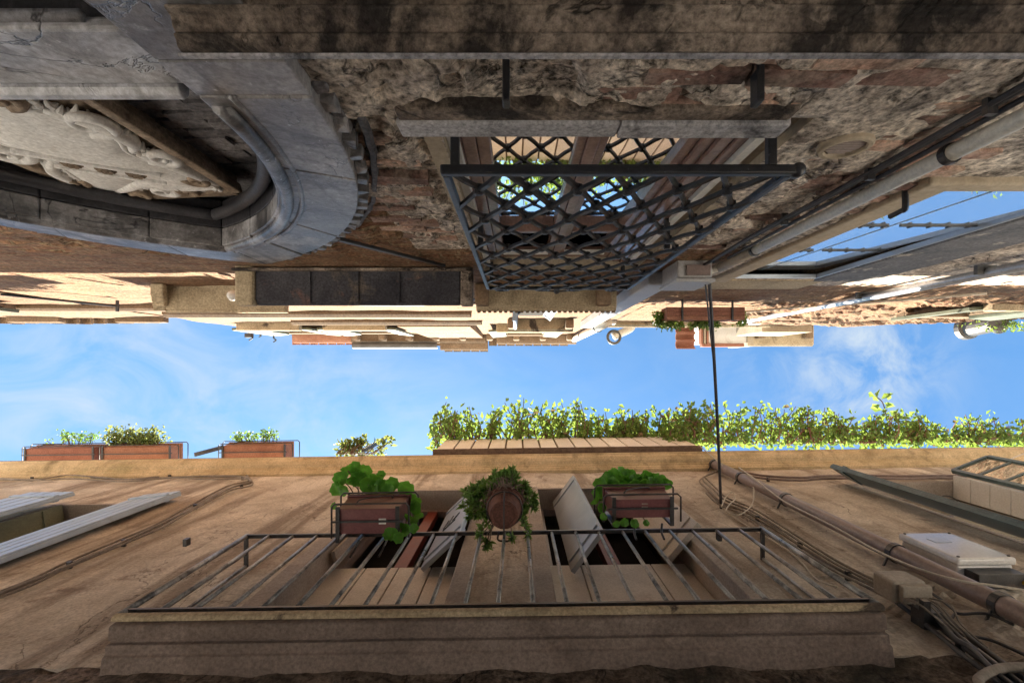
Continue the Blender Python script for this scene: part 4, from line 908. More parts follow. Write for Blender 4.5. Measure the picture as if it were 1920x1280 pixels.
for cx, sg in ((gx0 + .10, 1), (.19, 1), (.45, -1), (gx1 - .10, -1)):
    m = MB(); m.tube(scroll(cx, gz1 + .075, .065, sg), .008, 6); m.build('scroll', M['iron'], gr, smooth=True)
m = MB(); m.tube(spline([(gx0 + .1, YG, gz1 + .02), (.1, YG, gz1 + .05), (.315, YG, gz1 + .16), (.53, YG, gz1 + .05), (gx1 - .1, YG, gz1 + .02)]), .007, 6); m.build('top_curve', M['iron'], gr, smooth=True)
m = MB(); m.lathe((.315, YG, gz1 + .12), [(.006, 0), (.025, .02), (.014, .045), (.02, .06), (.004, .085)], 10); m.build('finial', M['iron'], gr, smooth=True)

# ---- stone portal
YP = -.68
po = thing('stone_portal', 'soot grey pointed stone arch over a doorway with carved relief above its lintel', 'portal', (XC, YP, -ZC))
def mir(p): return (2 * XC - p[0], p[1])
def quad_arc(A, B, i0, i1):
    return [A[i] for i in range(i0, i1 + 1)] + [B[i] for i in range(i1, i0 - 1, -1)]
cuts = [0, 5, 9, 13, 18, 22]
for side in (0, 1):
    f_ = (lambda p: p) if side == 0 else mir
    for a, b in zip(cuts[:-1], cuts[1:]):
        # stone between two thin open joints
        A2 = [f_(p) for p in IN]; B2 = [f_(p) for p in OUT]
        pts = quad_arc(A2, B2, a, b)
        cx_ = sum(p[0] for p in pts) / len(pts); cz_ = sum(p[1] for p in pts) / len(pts)
        pts = [(cx_ + (p[0] - cx_) * .991, cz_ + (p[1] - cz_) * .991) for p in pts]
        m = MB(); m.plate(pts, YP + random.uniform(-.004, .004), -.775); m.build('voussoir', M['portal'], po, bevel=.006)
        m = MB(); m.plate(pts, -.777, -.93); m.build('soffit_stone', M['shadestone'], po, bevel=.006)
    m = MB()                                            # jamb stones below the springing
    for z0, z1 in ((-1.6, .25), (.255, .80), (.805, 1.06), (1.066, 1.198)):
        xa, xb = XC + .84, XC + 1.125
        m = MB()
        if side == 0: m.box(xa, xb, -.93, YP, z0, z1)
        else: m.box(2 * XC - xb, 2 * XC - xa, -.93, YP, z0, z1)
        m.build('jamb_stone', M['portal'], po, bevel=.003)
    # roll moulding with a quirk, along the inner edge
    rm = arch(.875, 2.715, 40); rm = [f_(p) for p in rm]
    pth = [(rm[0][0], YP + .002, -1.5)] + [(x, YP + .002, z) for x, z in rm]
    pth = [(rm[0][0], YP + .002, 1.24)] + [(x, YP + .002, z) for x, z in rm[3:]]
    m = MB(); m.tube(pth, .026, 10); m.build('roll_moulding', M['portal'], po, smooth=True)
    rm = [f_(p) for p in arch(.925, 2.80, 40)]
    m = MB(); m.tube([(x, YP - .002, z) for x, z in rm], .011, 8); m.build('bead_moulding', M['portal'], po, smooth=True)
    rm = [f_(p) for p in arch(.80, 2.60, 40)]
    m = MB(); m.tube([(x, -.83, z) for x, z in rm], .030, 10); m.build('inner_moulding', M['shadestone'], po, smooth=True)
    # dentils along the extrados
    oa = [f_(p) for p in arch(1.140, 3.17, 46)]
    for i in range(46):
        p, q = Vector((oa[i][0], 0, oa[i][1])), Vector((oa[i + 1][0], 0, oa[i + 1][1]))
        d = q - p
        m = MB(); pr = .0 if i % 2 else -.035
        c0, c1 = p + d * .06, p + d * .94
        m.bar((c0.x, YP - .03 + pr / 2, c0.z), (c1.x, YP - .03 + pr / 2, c1.z), .042 if i % 2 else .030, .036 + random.uniform(-.008, .008), up=(0, 1, 0))
        m.v = [(x + random.uniform(-.007, .007), y + random.uniform(-.007, .007), z + random.uniform(-.007, .007)) for x, y, z in m.v]
        m.build('dentil', M['portal'] if i % 2 else M['greybrick'], po, bevel=.003)
    rm = [f_(p) for p in arch(1.185, 3.235, 40)]
    m = MB(); m.tube([(x + random.uniform(-.006, .006), -.738, z) for x, z in rm], .016, 6); m.build('hood_moulding', M['greybrick'], po)
# lintel
m = MB(); m.box(-2.47, -.803, -.735, -.705, 1.0, 1.195); m.build('lintel', M['lintel'], po, bevel=.008)
m = MB(); m.box(-2.47, -.803, -.93, -.737, 1.15, 1.195); m.build('door_soffit', M['shadestone'], po)
m = MB(); m.tube([(-2.47, -.728, .992), (-.90, -.728, .992)], .012, 8); m.build('lintel_roll', M['lintel'], po, smooth=True)
m = MB(); m.prof([(-.93, 1.197), (-.70, 1.197), (-.685, 1.205), (-.682, 1.222), (-.70, 1.238), (-.93, 1.25)], -2.44, -.845); m.build('lintel_moulding', M['lintel'], po, bevel=.003)
m = MB(); m.box(-.884, -.842, -.93, -.745, -1.6, .998); m.build('door_moulding', M['portal'], po, bevel=.006)
m = MB(); m.box(-2.47, -.86, -1.02, -.98, -1.6, 1.0); m.build('door', M['dark'], po)
# tympanum: backing and dark bricks
m = MB(); m.box(-2.6, -.7, -1.10, -.955, 1.0, 2.9); m.build('tympanum_wall', M['greybrick'], po)
random.seed(44); me_g = []
for k in range(3):
    m = MB(); m.box(-.12, .12, -.03, 0, -.028, .028); m.v = [(x + random.uniform(-.005, .005), y + random.uniform(-.005, .005), z + random.uniform(-.004, .004)) for x, y, z in m.v]; me_g.append(mesh_of(m, 'brick', M['greybrick']))
r = 0; z = 1.27
while z < 2.6:
    x = XC - .8 + (.125 if r % 2 else 0)
    while x < XC + .83:
        if bool(in_arch(np.array(abs(x - XC) + .10 + XC), np.array(z + .03), .84, 2.66)) and not (-2.10 < x < -1.44 and 1.42 < z < 2.5):
            inst('brick', me_g[random.randrange(3)], (x, -.945 + random.uniform(-.004, .006), z), po, (random.uniform(-.02, .02), random.uniform(-.02, .02), random.uniform(-.03, .03)))
        x += .25
    z += .066; r += 1
# carved relief: frame, shield, bend with rosettes, scrolls
rf = thing('carved_relief', 'pale stone relief of a scrolled shield with three rosettes inside the arch', 'relief', (-1.74, -.90, 1.43))
c4_ = [(-2.12, 1.46), (-1.385, 1.46), (-1.385, 2.37), (-2.10, 2.47)]
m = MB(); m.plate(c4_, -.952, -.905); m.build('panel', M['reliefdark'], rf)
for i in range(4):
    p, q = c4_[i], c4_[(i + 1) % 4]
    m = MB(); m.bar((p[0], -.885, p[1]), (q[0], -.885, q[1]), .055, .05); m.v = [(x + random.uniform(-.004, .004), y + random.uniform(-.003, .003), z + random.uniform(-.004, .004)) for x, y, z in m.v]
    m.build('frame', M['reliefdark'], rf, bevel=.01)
    n = int(math.hypot(q[0] - p[0], q[1] - p[1]) / .055)
    cx_, cz_ = -1.745, 1.94
    for j in range(1, n):
        t = j / n; x = p[0] + (q[0] - p[0]) * t; z = p[1] + (q[1] - p[1]) * t; x += (cx_ - x) * .10; z += (cz_ - z) * .09
        m = MB(); m.box(x - .016, x + .016, -.905, -.880, z - .014, z + .014); m.build('bead_block', M['reliefdark'], rf, bevel=.006)
sh = spline([(-1.74, 1.56), (-1.62, 1.63), (-1.52, 1.78), (-1.56, 1.92), (-1.50, 2.08), (-1.455, 2.30), (-1.60, 2.27), (-1.70, 2.22), (-1.80, 2.27), (-1.93, 2.32), (-2.05, 2.36), (-2.0, 2.14), (-1.94, 1.98), (-1.98, 1.82), (-1.88, 1.64), (-1.74, 1.56)], 5) if False else None
def spl2(pts, k=5): return [(p.x, p.z) for p in spline([(x, 0, z) for x, z in pts], k)]
shp = spl2([(-1.74, 1.53), (-1.60, 1.64), (-1.515, 1.80), (-1.56, 1.93), (-1.50, 2.10), (-1.445, 2.31), (-1.60, 2.26), (-1.72, 2.20), (-1.84, 2.28), (-2.03, 2.36), (-1.99, 2.14), (-1.93, 1.98), (-1.99, 1.80), (-1.88, 1.62), (-1.74, 1.53)], 5)[:-1]
m = MB(); n = len(shp); cx_ = sum(p[0] for p in shp) / n; cz_ = sum(p[1] for p in shp) / n
rings = [(1.0, -.905), (1.0, -.868), (.93, -.858), (.6, -.848), (.3, -.844)]
vs = [((cx_ + (x - cx_) * s), y, cz_ + (z - cz_) * s) for s, y in rings for x, z in shp] + [(cx_, -.843, cz_)]
fs = [(r * n + k, r * n + (k + 1) % n, (r + 1) * n + (k + 1) % n, (r + 1) * n + k) for r in range(4) for k in range(n)] + [(4 * n + k, 4 * n + (k + 1) % n, 5 * n) for k in range(n)]
m.add(vs, fs); shd = m.build('shield', M['relief'], rf, smooth=True)
m = MB(); m.tube([(x, -.868, z) for x, z in shp], .011, 6, True); m.build('shield_rim', M['relief'], rf, smooth=True)
random.seed(71); orn = MB()
for k in range(0, n, 1):                  # small acanthus lobes between shield and frame
    x, z = shp[k]; dx, dz = x - cx_, z - cz_; L_ = math.hypot(dx, dz); dx /= L_; dz /= L_
    for r_ in (.035, .075):
        px_, pz_ = x + dx * r_ + random.uniform(-.012, .012), z + dz * r_ + random.uniform(-.012, .012)
        if -2.07 < px_ < -1.43 and 1.50 < pz_ < 2.36:
            a = math.atan2(dz, dx) + random.uniform(-.9, .9); l_ = random.uniform(.03, .055); q = []
            for i_ in range(6): q.append((px_ + l_ * (i_ / 5 - .5) * math.cos(a), -.893 + .022 * math.sin(math.pi * i_ / 5), pz_ + l_ * (i_ / 5 - .5) * math.sin(a)))
            orn.tube(q, [.004, .010, .013, .012, .008, .003], 6)
o = orn.build('foliage_carving', M['relief'], rf); o['kind'] = 'stuff'
m = MB(); m.bar((-1.97, -.842, 1.865), (-1.56, -.842, 2.10), .018, .02); m.bar((-1.93, -.842, 2.0), (-1.60, -.842, 2.19), .014, .018); m.build('bend_edge', M['relief'], rf, bevel=.004)
for (x, z) in ((-1.845, 1.985), (-1.755, 2.045), (-1.665, 2.095)):
    m = MB(); m.lathe((x, -.852, z), [(.040, 0), (.038, .010), (.030, .012), (.028, .006), (.014, .008), (.010, .018), (.002, .02)], 16, axis='y')
    for k in range(8):
        a = k * math.pi / 4; m.box(x + .022 * math.cos(a) - .007, x + .022 * math.cos(a) + .007, -.850, -.834, z + .022 * math.sin(a) - .007, z + .022 * math.sin(a) + .007)
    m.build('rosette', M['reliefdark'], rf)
def vol(cx, cz, r, a0, turns, sg): return [(cx + r * (1 - .8 * i / 26) * math.cos(a0 + sg * turns * 6.283 * i / 26), -.868 + .012 * i / 26, cz + r * (1 - .8 * i / 26) * math.sin(a0 + sg * turns * 6.283 * i / 26)) for i in range(27)]
for (cx_, cz_, r, a0, sg) in ((-1.52, 1.70, .085, 2.2, -1), (-1.46, 1.97, .07, 2.8, -1), (-1.95, 1.66, .095, .6, 1), (-2.05, 1.93, .075, .2, 1), (-1.47, 2.20, .055, 3.4, -1), (-2.06, 2.22, .06, -.3, 1), (-1.72, 2.33, .07, -1.2, 1), (-1.60, 2.34, .05, -1.8, -1), (-1.88, 2.38, .05, -1.4, 1), (-1.66, 1.53, .06, 1.8, -1), (-1.83, 1.53, .06, 1.3, 1)):
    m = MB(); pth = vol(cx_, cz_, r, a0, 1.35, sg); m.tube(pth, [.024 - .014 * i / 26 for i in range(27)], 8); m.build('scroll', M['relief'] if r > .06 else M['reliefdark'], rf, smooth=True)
for pts in ([(-1.60, 1.62), (-1.50, 1.72), (-1.48, 1.84), (-1.55, 1.93)], [(-1.90, 1.60), (-2.0, 1.72), (-2.02, 1.86), (-1.94, 1.97)], [(-1.55, 1.95), (-1.46, 2.08), (-1.42, 2.28)], [(-1.94, 2.0), (-2.04, 2.12), (-2.07, 2.34)], [(-1.45, 2.32), (-1.60, 2.30), (-1.74, 2.24), (-1.88, 2.31), (-2.04, 2.39)]):
    m = MB(); pp = spl2(pts, 6); m.tube([(x, -.872, z) for x, z in pp], [.012 + .020 * math.sin(math.pi * i / (len(pp) - 1)) for i in range(len(pp))], 8); m.build('leaf_scroll', M['relief'], rf, smooth=True)

# ---- things on the wall right of the grille
t = thing('wall_vent', 'round vent with slats set in grey render right of the grille', 'vent', (1.065, -.73, 1.48))
m = MB(); m.lathe((1.065, -.745, 1.56), [(.08, 0), (.08, .03), (.074, .036), (.062, .036), (.058, .02)], 32, axis='y'); m.build('vent_ring', M['cream'], t, smooth=False)
m = MB(); m.lathe((1.065, -.744, 1.56), [(.06, 0), (.06, .012)], 24, axis='y'); m.build('backing', M['dark'], t)
for k in range(9):
    z = 1.56 - .048 + k * .012; hw = math.sqrt(max(0, .056 ** 2 - (z - 1.56) ** 2))
    m = MB(); m.bar((1.065 - hw, -.72, z), (1.065 + hw, -.72, z), .012, .004, up=(0, 1, .5)); m.build('slat', M['brownpipe'], t)
t = thing('overflow_pipe', 'off white pipe running down the wall right of the vent into a square box', 'pipe', (1.40, -.70, 1.0))
m = MB(); m.tube([(1.405, -.695, -1.5), (1.405, -.695, 2.9)], .027, 14); m.build('pipe', M['whitepipe'], t, smooth=True)
m = MB(); m.tube([(1.405, -.695, 2.86), (1.40, -.695, 3.33)], .031, 14); m.build('brown_sleeve', M['beigebox'], t, smooth=True)
m = MB(); m.tube(spline([(1.40, -.695, 3.30), (1.37, -.69, 3.36), (1.29, -.67, 3.36)]), .028, 12); m.build('elbow', M['whitepipe'], t, smooth=True)
for z in (1.56, 2.84): m = MB(); m.tube([(1.405, -.695, z - .012), (1.405, -.695, z + .012)], .0335, 16); m.build('clamp', M['rail'], t); 
cable('cable_pair', 'pair of dark cables clipped beside the off white pipe', [[(1.27, -.712, .9), (1.275, -.708, 1.8), (1.26, -.71, 2.6), (1.27, -.70, 3.4)], [(1.29, -.715, .9), (1.292, -.71, 1.9), (1.28, -.712, 2.7), (1.28, -.70, 3.4)], [(1.33, -.715, .9), (1.345, -.71, 1.6), (1.325, -.70, 2.2), (1.36, -.71, 3.1)]], .0085, M['blackcable'],
      clips=[(1.28, -.725, 1.3), (1.285, -.725, 1.75), (1.28, -.725, 2.3)])
t = thing('cable_box', 'square plastic box on the wall where the overhead cable starts', 'junction box', (1.2, -.67, 3.25))
m = MB(); m.box(1.09, 1.33, -.74, -.612, 3.27, 3.62); m.build('case', M['greyduct'], t, bevel=.014, segs=3)
m = MB(); m.box(1.075, 1.345, -.6115, -.585, 3.25, 3.64); m.build('lid', M['greyduct'], t, bevel=.008)
m = MB(); m.box(1.15, 1.31, -.70, -.63, 3.255, 3.269); m.build('cable_gland', M['brownpipe'], t)
tag(MB().box(1.0, 1.19, -.74, -.635, 3.66, 7.6).build('duct', M['greyduct'], bevel=.012), 'wide grey plastic duct climbing the wall above the square box', 'duct')
a0 = Vector((1.345, -.60, 3.36)); b0 = Vector(at(1352, 955, 4.25))
cable('overhead_cable', 'black cable strung across the alley between the two houses', [[tuple(c) for c in catenary(a0, b0, .015)]], .0125, M['blackcable'], 'cable', n=8)
cable('overhead_wire', 'thin black wire joining the thicker overhead cable near the square box', [[tuple(a0 + Vector((-.03, 0, 0))), tuple(a0.lerp(b0, .12) + Vector((-.03, 0, -.03))), tuple(a0.lerp(b0, .3))]], .006, M['blackcable'], 'cable')
tag(MB().bar((-.977, -.705, 2.625), (-.50, -.70, 3.28), .03, .02).build('tie_bar', M['iron'], bevel=.004), 'black iron bar lying slantwise on the brick wall beside the arch', 'tie bar')

# ---- ledges, eave and roof of the brick house
def slab(name, x0, x1, y1, z0, mat, th=.06, parts=None, par=houseA, lip=True):
    m = MB()
    if lip: m.prof([(YA - .06, z0), (y1 - .03, z0), (y1 - .02, z0 + th * .3), (y1, z0 + th * .35), (y1, z0 + th), (YA - .06, z0 + th + .02)], x0, x1)
    else: m.box(x0, x1, YA - .06, y1, z0, z0 + th)
    return m.build(name, mat, par, bevel=.006)
s = slab('ledge_slab', -1.91, -.42, -.462, 3.5, M['soot'])
m = MB(); m.box(-2.05, -1.916, YA - .02, -.455, 3.47, 3.57); m.build('ledge_end', M['tanslab'], houseA, bevel=.02)
m = MB(); m.box(-.415, -.325, YA - .02, -.455, 3.49, 3.57); m.build('ledge_end', M['ledge'], houseA, bevel=.012)
for x in (-1.52, -1.17, -.87): m = MB(); m.box(x - .014, x + .014, YA, -.47, 3.488, 3.499); m.build('ledge_joint', M['soot'], houseA)
m = MB(); m.box(-2.05, -.32, YA + .02, -.70, 3.43, 3.486); m.build('ledge_moulding', M['ledge'], houseA, bevel=.01)
slab('ledge_slab', -.37, .89, -.515, 4.30, M['tanslab'])
for x in (-.31, .76): m = MB(); m.box(x - .06, x + .06, YA, -.55, 4.15, 4.298); m.build('corbel', M['eave'], houseA, bevel=.02)
for i in range(26): 
    x = -.37 + 1.26 * (i + .5) / 26; m = MB(); m.box(x - .014, x + .014, -.515, -.500, 4.315, 4.345); m.build('dentil', M['eave'], houseA)
slab('ledge_slab', -3.17, -2.08, -.50, 4.30, M['tanslab'], .07)
for k in range(4): m = MB(); m.box(-3.22 - .03 * k + .05, -3.13 - .03 * k + .05 + .02, YA + .01, -.62 + .035 * k, 4.14 + .05 * k, 4.187 + .05 * k); m.build('corbel_moulding', M['tanslab'], houseA, bevel=.01)
for z, y, x0, x1 in ((6.2, -.66, -4.6, -.6), (7.4, -.67, -3.5, -.55)):
    m = MB(); m.prof([(YA - .03, z), (y - .04, z), (y, z + .06), (y, z + .1), (YA - .03, z + .14)], x0, x1); m.build('string_course', M['eave'], houseA, bevel=.01)
m = MB(); m.box(-1.9, -.75, YA - .02, -.655, 7.6, 10.6); m.build('chimney_breast', M['brickwall'], houseA)
slab('eave_slab', -3.66, -.70, -.555, 10.55, M['eave'], .1); slab('eave_slab', -.45, 1.30, -.53, 10.55, M['eave'], .1)
slab('eave_slab', -1.72, -.66, -.40, 10.68, M['eave'], .1)
for i in range(9):
    x = -3.5 + i * .58
    m = MB(); m.box(x - .07, x + .07, YA, -.60, 10.3, 10.548); m.build('corbel', M['eave'], houseA, bevel=.03)
m = MB(); m.add([(.09 * math.cos(a), y, .09 * math.sin(a)) for y in (0, .35) for a in [math.pi * k / 6 for k in range(7)]] + [(.072 * math.cos(a), y, .072 * math.sin(a)) for y in (0, .35) for a in [math.pi * k / 6 for k in range(7)]],
      [(k, k + 1, 8 + k, 7 + k) for k in range(6)] + [(14 + k, 15 + k, 22 + k, 21 + k) for k in range(6)] + [(k, k + 1, 15 + k, 14 + k) for k in range(6)] + [(7 + k, 8 + k, 22 + k, 21 + k) for k in range(6)] + [(0, 7, 21, 14), (6, 13, 27, 20)])
me_t = mesh_of(m, 'roof_tile', M['terracotta']); me_tp = me_t.copy(); me_tp.materials.clear(); me_tp.materials.append(M['eave'])
x = -4.95
while x < 1.25:
    yy = -.53 if x < -3.66 else (-.375 if -1.72 < x < -.66 else -.51)
    inst('roof_tile', me_t if x < -3.66 else me_tp, (x, yy - .34, 10.80 if x > -3.66 else 10.72), houseA, (.08, 0, 0)); x += .2
slab('eave_board', -4.98, -3.68, -.56, 10.62, M['terracotta'], .08)
# open shutters of the window above the second ledge
m = MB(); m.box(-.05, .35, YA - .04, YA + .012, 5.2, 6.7); m.build('upper_window', M['dark'], houseA)
leaf_shutter((-.02, -.735), (-.03, -.53), 5.35, 6.6, .035, M['shutterblue'], parent=houseA)
leaf_shutter((.36, -.735), (.46, -.66), 5.35, 6.6, .035, M['shutterblue'], parent=houseA)
slab('ledge_slab', -.15, .85, -.55, 7.3, M['tanslab'], .07)
for x in (-.08, .78): m = MB(); m.box(x - .06, x + .06, YA, -.59, 7.12, 7.298); m.build('corbel', M['eave'], houseA, bevel=.02)
t = thing('white_downpipe', 'white downpipe high on the sunlit wall under the eave', 'pipe', (1.24, -.63, 6.8))
m = MB(); m.tube([(1.245, -.63, 6.6), (1.245, -.63, 10.5)], .065, 14); m.build('pipe', M['whitepipe'], t, smooth=True)
for z in (7.4, 9.2): m = MB(); m.tube([(1.245, -.63, z), (1.245, -.63, z + .06)], .078, 14); m.build('clamp', M['zinc'], t)
t = thing('globe_lamp', 'small white globe lamp on the wall beside the soot black ledge', 'lamp', (-2.36, -.62, 3.95))
m = MB(); m.lathe((-2.36, -.60, 3.98), [(.01, -.045), (.032, -.032), (.045, 0), (.032, .032), (.01, .045)], 16); m.build('globe', M['white'], t, smooth=True)
m = MB(); m.tube([(-2.36, -.60, 4.02), (-2.36, -.63, 4.06), (-2.36, -.75, 4.06)], .012, 6); m.build('arm', M['rail'], t)
for k, (px, py, s, l) in enumerate(((467, 619, 1.6, 'largest black hook lamp hanging against the sky under the brick gable'), (486, 621, .9, 'smallest black hook hanging between two others against the sky'), (513, 628, 1.1, 'black hook hanging closest to the terracotta eave'))):
    p = at(px, py, 9.2); m = MB(); m.tube(spline([(p[0], p[1] - .18, p[2]), (p[0], p[1], p[2] + .02), (p[0], p[1] + .05 * s, p[2]), (p[0] + .05 * s, p[1] + .09 * s, p[2] - .02), (p[0], p[1] + .12 * s, p[2])]), .014, 6)
    if k == 0: m.box(p[0] - .06, p[0] + .06, p[1] + .06, p[1] + .14, p[2] - .05, p[2] + .05)
    tag(m.build('iron_hook', M['iron']), l, 'hook', 'iron hooks on the gable')

# ---- lower brick house at the far left
houseL = thing('brick_house', 'low pale brick house with sunlit upper wall at the left edge', 'house', (-7, -1.5, -ZC))
xsL = steps([(-8.2, -5.0, .12)], []); zsL = steps([(-1.6, 6.95, .12)], [])
sheet(xsL, zsL, YA + .012, 1, dispA, []).build('wall', M['brickwall'], houseL)
m = MB(); m.box(-8.2, -5.003, -6, -.80, -1.6, 6.9); m.build('rear_wall', M['brickwall'], houseL)
m = MB(); m.prof([(-.78, 5.55), (-.695, 5.55), (-.665, 5.60), (-.665, 5.66), (-.78, 5.70)], -8.2, -3.45); m.build('string_course', M['eave'], houseL, bevel=.008)
x = -8.1
while x < -5.1:
    inst('roof_tile', me_tp, (x, -1.0 + random.uniform(-.01, .01), 6.98), houseL, (.05, 0, 0)); x += .2
for (a, b) in ((-7.3, -6.55), (-5.75, -5.05)): m = MB(); m.box(a, b, -.8, -.655, 6.85, 6.96); m.build('coping_stone', M['eave'], houseL, bevel=.01)
tag(MB().bar((-4.9, -.70, 4.55), (-4.25, -.66, 5.1), .022, .022).bar((-4.25, -.72, 5.1), (-4.25, -.60, 5.1), .022, .022).build('iron_bar', M['iron']), 'thin iron bar fixed to the brick wall left of the arch', 'tie bar')

# ---- house on the right
houseR = thing('stucco_house', 'crumbling stucco and brick house with a sheet glass window at the right', 'house', (5, -1.5, -ZC))
xsR = steps([(1.521, 3.0, .03), (3.0, 7.5, .045), (7.5, 10, .2)], [BW[0], BW[1]])
zsR = steps([(-1.6, .9, .25), (.9, 4.3, .035), (4.3, 8.6, .05)], [BW[2], BW[3]])
def dispR(X, Z):
    hi = np.clip((Z - 4.6) / .5, 0, 1) * np.clip((X - 2.6) / .6, 0, 1)
    n = fbm(X * 1.7 + 2, Z * 2.2, 203, 6, .58)
    blocks = np.clip((n - .49) / .03, 0, 1) * .035 + np.clip((n - .58) / .03, 0, 1) * .03
    return (fbm(X * 1.2, Z * 1.2, 211, 4) - .5) * .03 + hi * (blocks + (fbm(X * 5, Z * 5, 217, 5, .6) - .5) * .05) + (fbm(X * 12, Z * 12, 219, 4, .6) - .5) * .016
topR = lambda X: np.interp(X, [1.5, 3.6, 3.7, 4.9, 5.3, 7.0, 10], [7.6, 7.6, 7.9, 8.3, 8.2, 6.75, 6.6])
xm_ = min(xsR, key=lambda x: abs(x - 2.6)); zm_ = 4.3
sheet(xsR, zsR[zsR <= zm_ + 1e-6], YA, 1, dispR, [BW]).build('wall', M['stucco'], houseR)
sheet(xsR, zsR[zsR >= zm_ - 1e-6], YA, 1, dispR, [], top=topR).build('wall', M['brickwall'], houseR)
m = MB(); m.box(1.35, 10, -6, -2.0, -1.6, 6.5); m.box(1.35, 1.72, -1.998, -.80, -1.6, 7.5); m.box(2.47, 10, -1.998, -.80, -1.6, 6.5); m.box(1.722, 2.468, -1.998, -.95, 3.95, 6.5); m.box(1.722, 2.468, -1.998, -.80, -1.6, 1.94)
m.build('rear_wall', M['brickwall'], houseR)
LEAN = .032
def lean(m): m.v = [(x, y - LEAN * (z - BW[2]), z) for x, y, z in m.v]; return m
m = MB(); m.box(BW[0], BW[1], -.775, -.742, BW[2], BW[3]); gp = lean(m).build('pane', M['skyglass'], houseR)
for z, segs in ((2.56, ((1.74, 1.98), (2.04, 2.45))), (3.18, ((1.74, 1.96), (2.02, 2.45)))):
    for a, b in segs:
        m = MB(); m.box(a, b, -.7418, -.734, z - .005, z + .005); lean(m).build('glazing_bar', M['iron'], gp)
        for k in range(4): m = MB(); x = a + (b - a) * (k + .5) / 4; m.box(x - .006, x + .006, -.7337, -.728, z - .012, z + .012); lean(m).build('bar_stud', M['iron'], gp)
m = MB(); m.box(2.0, 2.004, -.7415, -.739, BW[2], BW[3]); lean(m).build('pane_seam', M['shutterblue'], gp)
m = MB(); m.box(BW[1] + .001, BW[1] + .018, YA - .03, YA + .004, BW[2], 3.97); m.box(BW[0], BW[1], YA - .03, YA + .004, BW[3] + .001, 3.95); m.build('window_frame', M['shuttergrey'], houseR, bevel=.004)
m = MB(); m.box(2.475, 2.95, YA - .03, YA + .012, -1.6, 4.05); m.build('peeling_jamb', M['greyboard'], houseR, bevel=.012)
m = MB(); m.box(1.60, 1.735, YA - .03, YA + .028, 1.9, 4.0); m.build('window_jamb', M['cream'], houseR, bevel=.012)
m = MB(); m.box(1.60, 2.60, YA - .03, YA + .010, 4.0, 4.45); m.build('window_lintel', M['tanslab'], houseR, bevel=.015)
m = MB(); m.box(1.6, 3.6, YA - .03, YA + .03, 1.86, 1.94); m.build('window_sill', M['cream'], houseR, bevel=.01)
m = MB(); m.tube(spline([(1.60, -.735, 1.98), (1.60, -.66, 1.98), (1.60, -.655, 2.0), (1.60, -.65, 2.06)]), .012, 6); tag(m.build('hinge_pin', M['iron']), 'dark iron hinge pin at the corner of the sheet glass window', 'hinge')
t = thing('conduit', 'pale metal conduit running up the crumbling stucco wall', 'conduit', (3.3, -.68, 2))
m = MB(); m.tube([(3.36, -.675, -1.5), (3.34, -.675, 4.4), (3.25, -.675, 6.9)], .036, 12); m.build('pipe', M['bluepipe'], t, smooth=True)
for z in (3.4, 4.6, 5.6): m = MB(); m.box(3.26, 3.40, -.73, -.665, z, z + .03); m.build('clamp', M['zinc'], t)
m = MB(); m.tube(spline([(2.0, -.70, 5.6), (2.6, -.67, 5.75), (3.1, -.68, 5.4), (3.6, -.68, 5.0), (4.4, -.7, 4.5)]), .014, 6); tag(m.build('wall_cable', M['palecable'], smooth=True), 'pale cable sagging across the sunlit brickwork below the terracotta trough', 'cable')
# eave and corbels, dormer, parapet block
slab('eave_slab', 1.24, 4.0, -.645, 7.55, M['tanslab'], .07, par=houseR)
for x in (1.45, 2.2, 2.95, 3.7): m = MB(); m.box(x - .08, x + .08, YA, -.68, 7.40, 7.548); m.build('corbel', M['white'], houseR, bevel=.015)
m = MB(); m.box(3.92, 4.72, -1.4, -.575, 7.68, 8.6); m.build('parapet_block', M['cream'], houseR, bevel=.01)
dm = thing('roof_dormer', 'small roof dormer with white sides and terracotta tile edge against the sky', 'dormer', (4.3, -.7, 8.8))
m = MB(); m.box(3.5, 4.25, -1.6, -.46, 8.9, 9.6); m.build('body', M['white'], dm)
m = MB(); m.box(4.255, 4.36, -1.6, -.405, 8.86, 9.7); m.build('side_wall', M['cream'], dm)
for k in range(3): m = MB(); m.box(3.40 + .05 * k, 3.435 + .05 * k, -1.5, -.44, 8.88 - .01 * k, 9.0); m.build('tile_course', M['terracotta'] if k % 2 == 0 else M['cream'], dm)
for i in range(6): inst('roof_tile', me_t, (3.34 + 0.0, -.45 - .14 * i, 9.0), dm, (0, 0, math.pi / 2))
m = MB(); m.box(3.42, 4.2, -.458, -.395, 8.87, 9.0); m.build('tile_edge', M['terracotta'], dm, bevel=.01)
slab('eave_slab', 4.365, 5.56, -.41, 9.0, M['tanslab'], .08, par=dm)
for x in (4.52, 5.4): m = MB(); m.box(x - .07, x + .07, -.8, -.55, 8.86, 8.998); m.build('corbel', M['eave'], dm, bevel=.015)
m = MB(); m.box(4.37, 5.55, -1.6, -.82, 8.0, 9.6); m.build('rear_body', M['cream'], dm)
t = thing('vent_elbow', 'white pipe elbow poking out below the eave into the sky', 'pipe', (1.75, -.6, 8.4))
m = MB(); m.tube(spline([(2.02, -.80, 8.5), (2.02, -.74, 8.5), (1.98, -.69, 8.5), (1.70, -.56, 8.5)]), .07, 14); m.build('pipe', M['whitepipe'], t, smooth=True)
m = MB(); m.tube([(1.70 + .11 * math.cos(a), -.545 + .11 * math.sin(a), 8.45) for a in [2 * math.pi * k / 20 for k in range(20)]], .025, 8, True); m.build('collar', M['zinc'], t, smooth=True)
t = thing('metal_cowl', 'grey metal flue cowl with curved pipe on the roof at right', 'flue', (6.7, -.55, 6.6))
